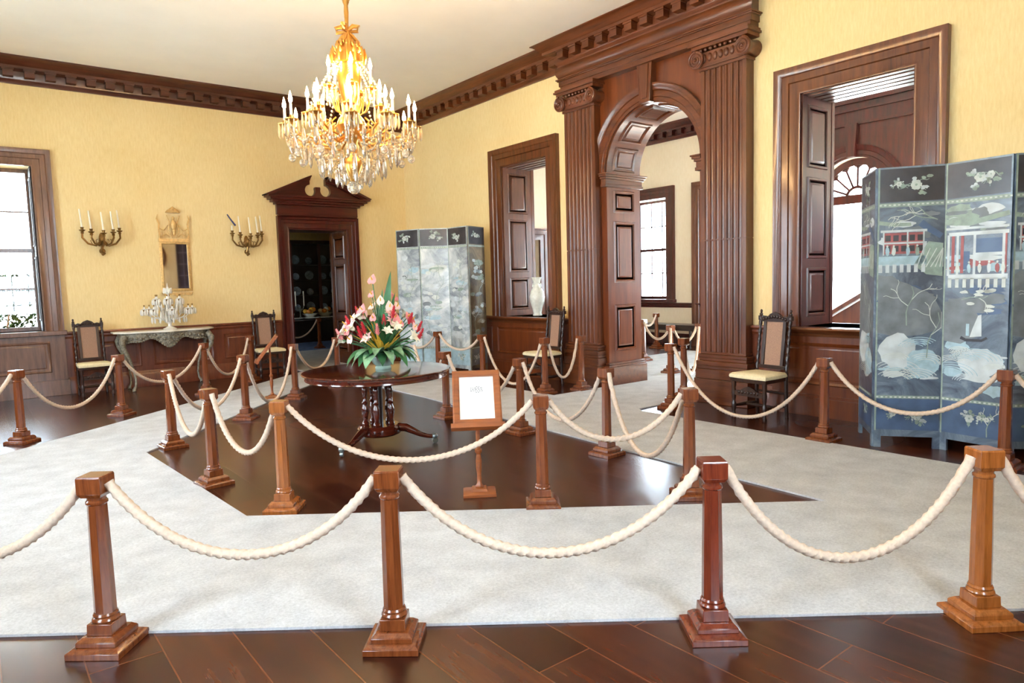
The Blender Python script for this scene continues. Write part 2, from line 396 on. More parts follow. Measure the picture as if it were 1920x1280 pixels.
# ------------------------------------------------------------------ trim: cornices, rails, baseboards
CP = [(0,4.66),(.035,4.66),(.045,4.69),(.07,4.71),(.075,4.72),(.075,4.83),(.2,4.845),(.2,4.885),(.225,4.895),(.25,4.93),(.3,4.965),(.33,4.975),(.33,5.0),(0,5.0)]
def dentils(m, mp, u0, u1, base=0, pitch=.26, w=.125):
    n = int(abs(u1-u0)/pitch)
    for k in range(n):
        u = min(u0,u1)+pitch*(k+.5)
        m.prism([(u-w/2,4.735),(u+w/2,4.735),(u+w/2,4.84),(u-w/2,4.84)], mp, base+.07, base+.185)
        m.prism([(u-w/2-.012,4.82),(u+w/2+.012,4.82),(u+w/2+.012,4.846),(u-w/2-.012,4.846)], mp, base+.07, base+.197)
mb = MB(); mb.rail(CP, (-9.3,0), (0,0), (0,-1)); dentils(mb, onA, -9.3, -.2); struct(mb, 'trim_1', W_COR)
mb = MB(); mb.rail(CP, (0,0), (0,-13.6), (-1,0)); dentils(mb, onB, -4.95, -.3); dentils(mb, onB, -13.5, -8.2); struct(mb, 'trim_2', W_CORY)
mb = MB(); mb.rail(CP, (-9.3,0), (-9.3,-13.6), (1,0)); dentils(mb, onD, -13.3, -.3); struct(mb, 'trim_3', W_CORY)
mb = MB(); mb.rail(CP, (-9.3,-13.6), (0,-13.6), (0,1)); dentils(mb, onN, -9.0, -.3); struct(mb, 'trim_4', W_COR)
mb = MB(); mb.rail(CP, (5.6,.2), (5.6,-13.6), (-1,0)); dentils(mb, onF, -13.3, 0); struct(mb, 'trim_5', W_DK)
mb = MB(); mb.rail(CP, (T,.2), (5.6,.2), (0,-1)); struct(mb, 'trim_6', W_DK)
RP = [(0,.86),(.02,.86),(.025,.885),(.03,.89),(.03,.92),(.055,.935),(.06,.95),(.055,.965),(0,.97)]
BP = [(0,0),(.045,0),(.045,.2),(.03,.23),(.025,.245),(.02,.26),(0,.26)]
def wains(n, mp, out, segs, mt, panels=True):
    mb = MB(); mr = MB(); mbb = MB()
    for a, b in segs:
        lo, hi = min(a,b), max(a,b)
        mb.prism([(lo,.2),(hi,.2),(hi,.88),(lo,.88)], mp, 0, .012)
        k = max(1, round((hi-lo)/1.1)); w = (hi-lo)/k
        for i in range(k):
            if w > .5: mb.panel(lambda u,v,h: mp(u,v,h+.012), lo+i*w+.09, lo+(i+1)*w-.09, .34, .78)
        P0 = mp(lo,0,0)[:2]; P1 = mp(hi,0,0)[:2]
        mr.rail(RP, P0, P1, out); mbb.rail(BP, P0, P1, out)
    struct(mb, 'trim_%d' % n, mt); struct(mr, 'trim_%d' % (n+1), mt); return mbb
CS = .29
struct(wains(11, onA, (0,-1), [(-9.3,WA[0]-CS),(WA[1]+.25,DA[0]-.22),(DA[1]+.26,0)], W_WAIN), 'baseboard_far', W_WAIN)
struct(wains(13, onB, (-1,0), [(0,OL[1]+CS),(OL[0]-CS,-5.04),(-8.08,OR[1]+CS),(OR[0]-CS,-13.6)], W_WAIN), 'baseboard_right', W_WAIN)
struct(wains(15, onD, (1,0), [(0,-13.6)], W_WAIN), 'baseboard_left', W_WAIN)
struct(wains(17, onN, (0,1), [(-9.3,-.1)], W_WAIN), 'baseboard_near', W_WAIN)
mb = MB(); mb.rail(RP, (5.6,.2), (5.6,AC+1.5), (-1,0)); mb.rail(BP, (5.6,.2), (5.6,AC+1.5), (-1,0)); struct(mb, 'trim_19', W_DK)

# ------------------------------------------------------------------ casings of the openings in the right wall
KP = [(0,-.02),(0,.03),(.02,.036),(.035,.03),(.12,.03),(.13,.046),(.2,.046),(.212,.062),(.262,.075),(.29,.075),(.29,0)]
def interior_opening(n, o, lab):
    root = setting('window_%d' % n)
    mb = MB(); mb.casing(onB, o[0], o[1], OZ[0], OZ[1], KP); struct(mb, 'casing', W_V, root)
    mb = MB(); mb.casing(onBh, o[0], o[1], OZ[0], OZ[1], KP); struct(mb, 'casing', W_V, root)
    # sill with moulded nose and panelled apron below
    mb = MB(); a, b = o[0]-CS-.01, o[1]+CS+.01
    mb.rail([(-T-.03,OZ[0]-.04),(.1,OZ[0]-.1),(.11,OZ[0]-.07),(.16,OZ[0]-.05),(.18,OZ[0]-.02),(.17,OZ[0]),(-T-.03,OZ[0])], (0,a), (0,b), (-1,0)); struct(mb, 'sill', W_Y, root)
    mb = MB(); mb.prism([(a+.02,.0),(b-.02,0),(b-.02,OZ[0]-.07),(a+.02,OZ[0]-.07)], onB, 0, .085)
    mb.panel(lambda u,v,h: onB(u,v,h+.086), a+.16, b-.16, .34, .8, ((0,0),(.012,.014),(.03,.004),(.045,-.006),(.07,.004)))
    mb.prism([(a,0),(b,0),(b,.2),(a,.2)], onB, .0, .115); mb.prism([(a,.2),(b,.2),(b,.235),(a,.235)], onB, .0, .1)
    struct(mb, 'apron', W_PAN, root)
    # panelled shutters folded into both reveals, panelled soffit
    for side in (0, 1):
        mb = MB(); y = o[1]-.001 if side else o[0]+.001; sg = -1 if side else 1
        mp = lambda u, v, h, y=y, sg=sg: (u, y+sg*h, v)
        mb.prism([(.0,OZ[0]),(T,OZ[0]),(T,OZ[1]),(0,OZ[1])], mp, 0, .02)
        mb.prism([(T-.03,OZ[0]),(T+.03,OZ[0]),(T+.03,OZ[1]),(T-.03,OZ[1])], mp, 0, .026)
        for v0, v1 in ((1.07,1.62),(1.72,2.62),(2.72,3.4)):
            mb.panel(lambda u,v,h: mp(u,v,h+.02), .1, T-.12, v0, v1, ((0,0),(.01,.014),(.03,.014),(.04,.0),(.06,.0),(.085,.01)))
        struct(mb, 'shutter', W_DK if (n == 4 and side) else W_V, root)
    mb = MB()
    mp = lambda u, v, h: (u, v, OZ[1]-.001-h)
    mb.prism([(0,o[0]),(T,o[0]),(T,o[1]),(0,o[1])], mp, 0, .012)
    for k in range(4):
        mb.prism([(.08+k*.14,o[0]+.03),(.17+k*.14,o[0]+.03),(.17+k*.14,o[1]-.03),(.08+k*.14,o[1]-.03)], mp, .01, .022)
    struct(mb, 'soffit', W_Y, root)
interior_opening(3, OL, 'left'); interior_opening(4, OR, 'right')

# ------------------------------------------------------------------ the arched portal
portal = setting('door_1')
PW = .62; PL = -5.35; PR = -7.77
def pilaster(c):
    mb = MB(); u0, u1 = c-PW/2, c+PW/2
    # fluted shaft cross-section
    pts = [(u0,0),(u0,.15)]
    nf = 7; fw = (PW-.08)/nf
    for k in range(nf):
        a = u0+.04+k*fw
        pts += [(a+.012,.15)]+[(a+fw/2-(fw/2-.012)*math.cos(PI*j/6), .15-.022*math.sin(PI*j/6)) for j in range(1,6)]+[(a+fw-.012,.15)]
    pts += [(u1,.15),(u1,0)]
    for z0, z1 in ((.62,1.985),(1.995,4.02)):
        mb.rings([[onB(u,z,h) for u, h in pts] for z in (z0, z1)])
    mb.prism([(u0+.008,1.98),(u1-.008,1.98),(u1-.008,2.0),(u0+.008,2.0)], onB, 0, .14)
    p = struct(mb, 'pilaster', W_V, portal)
    mb = MB()
    for z0, z1, e in ((0,.3,.07),(.3,.42,.055),(.42,.46,.045),(.46,.52,.05),(.52,.56,.025),(.56,.6,.035),(.6,.63,.008)):
        mb.prism([(u0-e,z0),(u1+e,z0),(u1+e,z1),(u0-e,z1)], onB, 0, .15+e)
    struct(mb, 'base', W_Y, p, bevel=.006)
    mb = MB()
    mb.prism([(u0-.02,4.0),(u1+.02,4.0),(u1+.02,4.03),(u0-.02,4.03)], onB, 0, .17)
    mb.prism([(u0+.0,4.03),(u1,4.03),(u1+.03,4.2),(u0-.03,4.2)], onB, 0, .19)
    for z0, z1, e in ((4.24,4.28,.07),(4.28,4.305,.1),(4.305,4.335,.085)):
        mb.prism([(u0-e,z0),(u1+e,z0),(u1+e,z1),(u0-e,z1)], onB, 0, .17+e)
    for k in range(7):   # egg moulding
        u = u0+.08+k*(PW-.16)/6; mb.ell(onB(u,4.13,.19), .025, .034, .05, 8, 6)
    for k in range(9):
        u = u0+.04+k*(PW-.08)/8; mb.ell(onB(u,4.225,.2), .02, .024, .02, 6, 5)
    for s in (-1, 1):   # scrolled volutes
        cu = c+s*(PW/2+.005); cz = 4.125
        rg = []
        for h, r in ((0,.1),(.05,.085),(.12,.08),(.18,.09),(.235,.105),(.245,.1)):
            rg.append([onB(cu+r*math.cos(2*PI*k/20), cz+r*math.sin(2*PI*k/20), h) for k in range(20)])
        mb.rings(rg)
        sp = []
        for k in range(46):
            t = k/45; a = PI/2-s*t*2.4*2*PI; r = .098*(1-t*.82)
            sp.append(onB(cu+r*math.cos(a), cz+r*math.sin(a), .247))
        mb.tube(sp, [.014*(1-.5*k/45) for k in range(46)], 6)
        mb.ell(onB(cu,cz,.25), .018, .02, .02, 8, 6)
    struct(mb, 'capital', W_CORY, p)
pilaster(PL); pilaster(PR)
# entablature: architrave, cushioned frieze, and the cornice breaking forward above
mb = MB(); u0, u1 = PR-PW/2-.06, PL+PW/2+.06
for z0, z1, e in ((4.335,4.4,.16),(4.4,4.47,.175),(4.47,4.485,.195),(4.485,4.5,.21)):
    mb.prism([(u0-e+.16,z0),(u1+e-.16,z0),(u1+e-.16,z1),(u0-e+.16,z1)], onB, 0, e)
fr = [(0,4.5)]+[(.17+.045*math.sin(PI*k/8), 4.5+.2*k/8) for k in range(9)]+[(0,4.7)]
rg = [[onB(u0-(h-.16 if h > 0 else 0), z, h) for h, z in fr], [onB(u1+(h-.16 if h > 0 else 0), z, h) for h, z in fr]]; mb.rings(rg)
struct(mb, 'entablature', W_Y, portal)
mb = MB()
cp = [(0,4.67)]+[(o+.15,z+.012) for o, z in CP[1:-2]]+[(.48,4.999),(0,4.999)]
rg = [[onB(u0-max(0,h-.17), z, h) for h, z in cp], [onB(u1+max(0,h-.17), z, h) for h, z in cp]]; mb.rings(rg)
dentils(mb, lambda u,v,h: onB(u,v+.008,h), u0-.02, u1+.02, .15)
struct(mb, 'cornice', W_CORY, portal)
# wooden facing around the arch
mb = MB(); a0, a1 = PR+PW/2-.02, PL-PW/2+.02
mb.prism([(AC+AR,0),(a1,0),(a1,AZ),(AC+AR,AZ)], onB, 0, .03); mb.prism([(a0,0),(AC-AR,0),(AC-AR,AZ),(a0,AZ)], onB, 0, .03)
for k in range(NA):
    (a, b), (c, d) = arc[k], arc[k+1]; mb.prism([(a,b),(a,4.34),(c,4.34),(c,d)], onB, 0, .03)
mb.prism([(a0,AZ),(AC-AR,AZ),(AC-AR,4.34),(a0,4.34)], onB, 0, .03); mb.prism([(AC+AR,AZ),(a1,AZ),(a1,4.34),(AC+AR,4.34)], onB, 0, .03)
struct(mb, 'spandrel', W_PAN, portal, smooth=0)
mb = MB()
AP = [(0,.03),(0,.055),(.04,.055),(.05,.065),(.12,.065),(.13,.08),(.17,.085),(.19,.1),(.22,.1),(.22,.03)]
rg = []
for k in range(NA+1):
    t = PI*k/NA; rg.append([onB(AC+(AR+o)*math.cos(t), AZ+(AR+o)*math.sin(t), h) for o, h in AP])
mb.rings(rg); struct(mb, 'archivolt', W_Y, portal)
mb = MB(); mb.prism([(AC-.085,AZ+AR-.02),(AC+.085,AZ+AR-.02),(AC+.13,4.34),(AC-.13,4.34)], onB, .03, .13); mb.prism([(AC-.045,AZ+AR+.03),(AC+.045,AZ+AR+.03),(AC+.08,4.32),(AC-.08,4.32)], onB, .12, .145)
struct(mb, 'keystone', W_V, portal, bevel=.006)
# jambs with panels, impost mouldings, coffered soffit
for s in (-1, 1):
    y = AC+s*AR; mp = lambda u, v, h, y=y, s=s: (u, y-s*h, v)
    mb = MB(); mb.prism([(-.03,0),(T+.02,0),(T+.02,AZ),(-.03,AZ)], mp, 0, .02)
    for v0, v1 in ((2.5,2.82),(1.5,2.38),(.5,1.18)):
        mb.panel(lambda u,v,h: mp(u,v,h+.02), .1, T-.1, v0, v1, ((0,0),(.012,.018),(.03,.018),(.045,0),(.075,.0),(.1,.014)))
    struct(mb, 'jamb', W_PAN, portal)
    mb = MB()
    for z0, z1, e in ((0,.28,.06),(.28,.31,.05),(.31,.34,.035)):
        mb.box(-.03-e,T+.02+e, *(sorted((y-s*(.02+e), y+s*.02))), z0, z1)
    struct(mb, 'plinth', W_Y, portal, bevel=.005)
    mb = MB()
    for z0, z1, e in ((2.86,2.9,.035),(2.9,2.97,.025),(2.97,3.0,.045),(3.0,3.03,.065),(3.03,3.05,.08)):
        mb.box(-.05-e,T+.02+e, *(sorted((y-s*(.02+e), y+s*.05))), z0, z1)
    struct(mb, 'impost', W_X, portal, bevel=.004)
mb = MB()
mp = lambda u, v, h: (v, AC+(AR-h)*math.cos(u), AZ+(AR-h)*math.sin(u))
rg = [[mp(PI*k/NA, v, h) for v, h in ((-.03,0),(T+.02,0),(T+.02,.02),(-.03,.02))] for k in range(NA+1)]; mb.rings(rg)
for k in range(6):
    a = PI*k/6; mb.panel(lambda u,v,h: mp(u,v,h+.021), a+.05, a+PI/6-.05, .09, T-.1, ((0,0),(.014,.022),(.03,.022),(.045,0),(.07,.0),(.09,.014)), 6)
struct(mb, 'soffit', W_X, portal)
mb = MB(); mb.rings([[onBh(AC+(AR+o)*math.cos(PI*k/NA), AZ+(AR+o)*math.sin(PI*k/NA), h-.02) for o, h in AP] for k in range(NA+1)]); struct(mb, 'archivolt', W_Y, portal)

# ------------------------------------------------------------------ window in the far wall
def sash_window(name, mp, u0, u1, v0, v1, d, cols, rows, wm, wm2, case=True, reveal=.0, casew=.25):
    root = setting(name)
    if case:
        mb = MB(); mb.casing(mp, u0, u1, v0, v1, [(o*casew/.29, h) for o, h in KP]); struct(mb, 'casing', wm, root)
        mb = MB(); mb.prism([(u0-casew-.03,v0-.07),(u1+casew+.03,v0-.07),(u1+casew+.03,v0),(u0-casew-.03,v0)], mp, -d, .12); struct(mb, 'sill', wm, root, bevel=.008)
    mb = MB(); mb.casing(lambda u,v,h: mp(u,v,h-d), u0+.06, u1-.06, v0+.06, v1-.06, [(0,0),(0,.05),(.06,.05),(.06,0)], True)
    vm = (v0+v1)/2
    mb.prism([(u0+.06,vm-.03),(u1-.06,vm-.03),(u1-.06,vm+.03),(u0+.06,vm+.03)], mp, -d, -d+.06)
    for k in range(1, cols):
        u = u0+.06+(u1-u0-.12)*k/cols; mb.prism([(u-.011,v0+.06),(u+.011,v0+.06),(u+.011,v1-.06),(u-.011,v1-.06)], mp, -d+.005, -d+.035)
    for k in range(1, rows):
        v = v0+.06+(v1-v0-.12)*k/rows; mb.prism([(u0+.06,v-.011),(u1-.06,v-.011),(u1-.06,v+.011),(u0+.06,v+.011)], mp, -d+.005, -d+.035)
    struct(mb, 'sash', wm2, root)
    mb = MB(); mb.prism([(u0+.05,v0+.05),(u1-.05,v0+.05),(u1-.05,v1-.05),(u0+.05,v1-.05)], mp, -d+.018, -d+.022); struct(mb, 'pane', M_PANE, root)
    if reveal:
        for s in (0, 1):
            mb = MB(); u = u1-.001 if s else u0+.001; sg = -1 if s else 1
            m2 = lambda a, v, h, u=u, sg=sg: mp(u+sg*h, v, -a)
            mb.prism([(0,v0),(d,v0),(d,v1),(0,v1)], m2, 0, .02)
            for q0, q1 in ((.06,.46),(.52,.94)):
                mb.panel(lambda a,v,h: m2(a,v,h+.02), .05, d-.06, v0+(v1-v0)*q0, v0+(v1-v0)*q1, ((0,0),(.01,.012),(.03,.012),(.04,0),(.06,.004)))
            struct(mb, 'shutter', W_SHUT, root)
    return root
sash_window('window_1', onA, *WA, .42, 1, 4, W_WIN, W_WIN, True, .4)
mb = MB(); mb.prism([(WA[0]-.25,.0),(WA[1]+.25,0),(WA[1]+.25,.93),(WA[0]-.25,.93)], onA, 0, .05)
mb.panel(lambda u,v,h: onA(u,v,h+.051), WA[0]-.05, WA[1]+.05, .36, .84); mb.prism([(WA[0]-.27,0),(WA[1]+.27,0),(WA[1]+.27,.24),(WA[0]-.27,.24)], onA, 0, .09)
struct(mb, 'trim_20', W_WIN, bevel=.004)
for i, (a, b) in enumerate(WD): sash_window('window_%d' % (5+i), onD, a, b, .7, 3.7, .35, 3, 6, W_WIN, W_WIN)
sash_window('window_8', onN, WN[0], WN[1], .7, 3.7, .35, 3, 6, W_WIN, W_WIN)
sash_window('window_12', lambda u,v,h: (-4+h,u,v), 4.3, 5.1, 1.0, 2.1, .25, 2, 4, W_DK, W_DK)  # unseen window added to throw light on the dining table
sash_window('window_11', onN, 2.4, 4.6, .6, 3.9, .35, 5, 6, W_WIN, W_WIN)  # unseen window added to brighten the hall
for i, (a, b) in enumerate(FW): sash_window('window_%d' % (9+i), onF, a, b, 1.05, 3.4, .35, 3, 4, W_DK, W_DK, True, .3)

# ------------------------------------------------------------------ pedimented doorway in the far wall
d2 = setting('door_2')
mb = MB(); mb.casing(onA, DA[0], DA[1], 0, DA[3], [(o*.22/.29, h*1.2) for o, h in KP]); struct(mb, 'casing', W_DK, d2)
mb = MB(); uc = (DA[0]+DA[1])/2; hw = .8
for z0, z1, e, h in ((2.86,2.9,-.02,.09),(2.9,3.08,0,.07),(3.08,3.12,.04,.12),(3.12,3.16,.1,.17),(3.16,3.2,.15,.22),(3.2,3.235,.2,.26)):
    mb.prism([(uc-hw-e,z0),(uc+hw+e,z0),(uc+hw+e,z1),(uc-hw-e,z1)], onA, 0, h)
struct(mb, 'entablature', W_DKX, d2, bevel=.004)
mb = MB()
def circ(cx, cz, r, a0, a1, n=14): return [(cx+r*math.cos(a0+(a1-a0)*k/n), cz+r*math.sin(a0+(a1-a0)*k/n)) for k in range(n+1)]
half = [(1.0,3.235),(.95,3.27),(.2,3.6),(.155,3.6),(.155,3.485)]+circ(.15,3.37,.105,PI/2-.1,-PI-.35,18)+[(.045,3.435),(.0,3.435)]
poly = [(uc+a,b) for a, b in half]+[(uc-a,b) for a, b in half[::-1][1:]]
poly = [(u, max(v,3.235)) for u, v in poly]
mb.prism(poly, onA, 0, .09)
struct(mb, 'pediment', W_DKX, d2)
for s in (-1, 1):
    mb = MB()
    for q, (w, h) in enumerate(((.085,.16),(.055,.2),(.03,.24))):
        mb.prism([(uc+s*1.03,3.235+.0),(uc+s*1.03,3.25),(uc+s*.17,3.63),(uc+s*.17,3.63-w),(uc+s*(1.0-w*1.4),3.235)], onA, 0, h)
    struct(mb, 'raking_cornice', W_DKX, d2)
for s in (0, 1):
    mb = MB(); u = DA[1]-.001 if s else DA[0]+.001; sg = -1 if s else 1
    m2 = lambda a, v, h, u=u, sg=sg: (u+sg*h, a, v)
    mb.prism([(0,0),(.7,0),(.7,DA[3]),(0,DA[3])], m2, 0, .02)
    for v0, v1 in ((.25,.9),(1.0,2.0),(2.1,2.55)): mb.panel(lambda a,v,h: m2(a,v,h+.02), .1, .58, v0, v1, ((0,0),(.012,.016),(.03,.016),(.045,0),(.07,.0),(.1,.012)))
    mb.prism([(.64,0),(.72,0),(.72,DA[3]),(.64,DA[3])], m2, .02, .05)
    struct(mb, 'jamb', W_V if s else W_DK, d2)
mb = MB(); mb.box(DA[0],DA[1],.0,.7,DA[3]-.02,DA[3]-.001); struct(mb, 'soffit', W_DKX, d2)

# ------------------------------------------------------------------ hall: entrance portal with fanlight, cased door, stair side
ent = setting('door_3')
mb = MB(); r = .72
mb.prism([(AC+r,0),(AC+1.75,0),(AC+1.75,4.68),(AC+r,4.68)], onF, 0, .04); mb.prism([(AC-1.75,0),(AC-r,0),(AC-r,4.68),(AC-1.75,4.68)], onF, 0, .04)
for k in range(24):
    (a, b), (c, d) = farc[k], farc[k+1]; mb.prism([(a,b),(a,4.68),(c,4.68),(c,d)], onF, 0, .04)
struct(mb, 'panelling', W_DK, ent, smooth=0)
mb = MB(); mb.rings([[onF(AC+(r+o)*math.cos(PI*k/24), FZ+(r+o)*math.sin(PI*k/24), h) for o, h in AP] for k in range(25)]); struct(mb, 'archivolt', W_DK, ent)
mb = MB(); mb.prism([(AC-.07,FZ+r),(AC+.07,FZ+r),(AC+.11,4.22),(AC-.11,4.22)], onF, .04, .14); struct(mb, 'keystone', W_DK, ent)
mb = MB()
for z0, z1, e in ((4.2,4.25,.09),(4.25,4.45,.07),(4.45,4.49,.12),(4.6,4.67,.1)): mb.prism([(AC-1.8-e,z0),(AC+1.8+e,z0),(AC+1.8+e,z1),(AC-1.8-e,z1)], onF, 0, e)
struct(mb, 'entablature', W_DK, ent)
mb = MB(); mb.prism([(AC-r,FZ-.1),(AC+r,FZ-.1),(AC+r,FZ+.06),(AC-r,FZ+.06)], onF, -.25, -.1)
for k in range(1, 8):
    t = PI*k/8; d = (math.cos(t), math.sin(t)); n = (-d[1]*.018, d[0]*.018)
    mb.prism([(AC+d[0]*.2+n[0],FZ+d[1]*.2+n[1]),(AC+d[0]*.2-n[0],FZ+d[1]*.2-n[1]),(AC+d[0]*.7-n[0],FZ+d[1]*.7-n[1]),(AC+d[0]*.7+n[0],FZ+d[1]*.7+n[1])], onF, -.2, -.16)
for rr, w in ((.2,.05),(.66,.13)):
    mb.rings([[onF(AC+(rr+o)*math.cos(PI*k/24), FZ+(rr+o)*math.sin(PI*k/24), h) for o, h in ((-w/2,-.21),(-w/2,-.14),(w/2,-.14),(w/2,-.21))] for k in range(25)])
for k in range(8):   # scalloped heads of the lights
    t0, t1 = PI*k/8, PI*(k+1)/8
    mb.tube([onF(AC+(.55+.07*math.sin(PI*j/8))*math.cos(t0+(t1-t0)*j/8), FZ+(.55+.07*math.sin(PI*j/8))*math.sin(t0+(t1-t0)*j/8), -.18) for j in range(9)], .02, 6)
struct(mb, 'fanlight_tracery', W_DK, ent)
mb = MB(); mb.prism([(AC+.69*math.cos(PI*k/20), FZ+.69*math.sin(PI*k/20)) for k in range(21)], onF, -.19, -.185); struct(mb, 'pane', M_PANE, ent)
for s in (-1, 1):   # door leaves folded back into the reveal
    mb = MB(); y = AC+s*.7; mp = lambda u, v, h, y=y, s=s: (u, y-s*h, v)
    mb.prism([(5.62,0),(6.08,0),(6.08,FZ-.07),(5.62,FZ-.07)], mp, 0, .04)
    for v0, v1 in ((.2,1.1),(1.25,2.7)): mb.panel(lambda u,v,h: mp(u,v,h+.04), 5.7, 6.0, v0, v1)
    struct(mb, 'door_leaf', W_DK, ent)
d5 = setting('door_5')
mb = MB(); mb.casing(onF, -4.35, -3.3, 0, 3.35, KP); struct(mb, 'casing', W_V, d5)
mb = MB(); mb.prism([(-4.35,0),(-3.3,0),(-3.3,3.35),(-4.35,3.35)], onF, .001, .02)
for v0, v1 in ((.25,1.2),(1.35,3.2)): mb.panel(lambda u,v,h: onF(u,v,h+.02), -4.2, -3.45, v0, v1)
struct(mb, 'door_leaf', W_DK, d5)
# closed side of a stair rising across the hall
mb = MB(); st = [(-6.9,0),(-6.9,.52),(-10.8,2.9),(-10.8,0)]
mb.prism(st, lambda u,v,h: (3.0-h,u,v), 0, -.12); mb.rings([[(2.9,u,v),(3.18,u,v),(3.18,u,v+.07),(2.9,u,v+.07)] for u, v in ((-6.88,.52),(-10.8,2.91))])
struct(mb, 'trim_21', W_PAN)
# ------------------------------------------------------------------ carpet
def poly_holed(name, outer, inner, z0, z1, m):
    bm = bmesh.new(); es = []
    for lp in (outer, inner):
        if not lp: continue
        vs = [bm.verts.new((x,y,z1)) for x, y in lp]; es += [bm.edges.new((vs[i], vs[(i+1) % len(vs)])) for i in range(len(vs))]
    bmesh.ops.triangle_fill(bm, use_beauty=True, use_dissolve=False, edges=es)
    g = bmesh.ops.extrude_face_region(bm, geom=list(bm.faces))
    for v in [e for e in g['geom'] if isinstance(e, bmesh.types.BMVert)]: v.co.z = z0
    bmesh.ops.recalc_face_normals(bm, faces=bm.faces)
    me = bpy.data.meshes.new(name); bm.to_mesh(me); bm.free(); me.materials.append(m)
    o = bpy.data.objects.new(name, me); COL.objects.link(o); return o
co = [(-7.6,-4.83),(-3.71,-1.42),(-2.5,-.34),(-2.46,.72),(-1.38,.72),(-1.38,-.3),(-1.15,-1.1),(-1.15,-5.8),(T+.05,-5.8),(T+.05,-7.24),(-1.12,-7.28),(-1.2,-7.4),(-1.2,-13.45),(-1.49,-13.45),(-7.6,-8.61)]
ci = [(-6.03,-5.37),(-5.89,-7.97),(-2.8,-10.42),(-2.7,-8.3),(-2.45,-4.6),(-2.4,-2.6),(-2.9,-1.95)]
tag(poly_holed('carpet', co, ci, .001, .014, M_CARPET), 'pale grey fitted carpet path ringing the bare wooden floor around the round table', 'carpet')
tag(poly_holed('carpet', [(T+.06,-3.6),(T+.06,-12.5),(4.6,-12.5),(4.6,-3.6)], None, .001, .012, M_CARPET), 'pale carpet on the hall floor seen through the arch', 'carpet')
tag(poly_holed('carpet', [(-3.2,.74),(-3.2,3.7),(1.6,3.7),(1.6,.74)], None, .001, .012, M_CARPET), 'pale carpet on the floor just past the pedimented doorway', 'carpet')
tag(poly_holed('rug', [(-2.2,3.75),(-2.2,6.2),(2.2,6.2),(2.2,3.75)], None, .001, .012, M_RUG), 'blue patterned rug under the dining table in the next room', 'rug')

# ------------------------------------------------------------------ rope posts
HP = .775
def make_post():
    r = thing('rope_post', None, 'post')
    mb = MB()
    mb.frustum(.118,.118,0,.028); mb.frustum(.118,.098,.028,.04); mb.frustum(.088,.088,.04,.062); mb.frustum(.088,.07,.062,.078); mb.frustum(.056,.054,.078,.128)
    mb.obj('base', W_POST, r, bevel=.003)
    mb = MB(); mb.lathe([(.052,.128),(.057,.136),(.054,.145),(.049,.15),(.051,.157),(.046,.166)], 16)
    mb.obj('ring', W_POST, r)
    mb = MB(); mb.lathe([(.045,.16),(.045,.18),(.043,.4),(.039,.655),(.039,.665)], 8, a0=PI/8); mb.obj('shaft', W_POST, r, smooth=20)
    mb = MB(); mb.lathe([(.038,.645),(.044,.652),(.044,.66),(.038,.667),(.038,.676),(.045,.688)], 16)
    mb.obj('collar', W_POST, r)
    mb = MB(); mb.frustum(.042,.053,.682,.7); mb.frustum(.053,.053,.7,.768); mb.frustum(.053,.05,.768,HP); mb.obj('cap', W_POST, r, bevel=.0012)
    return r
post0 = make_post()
D = math.radians
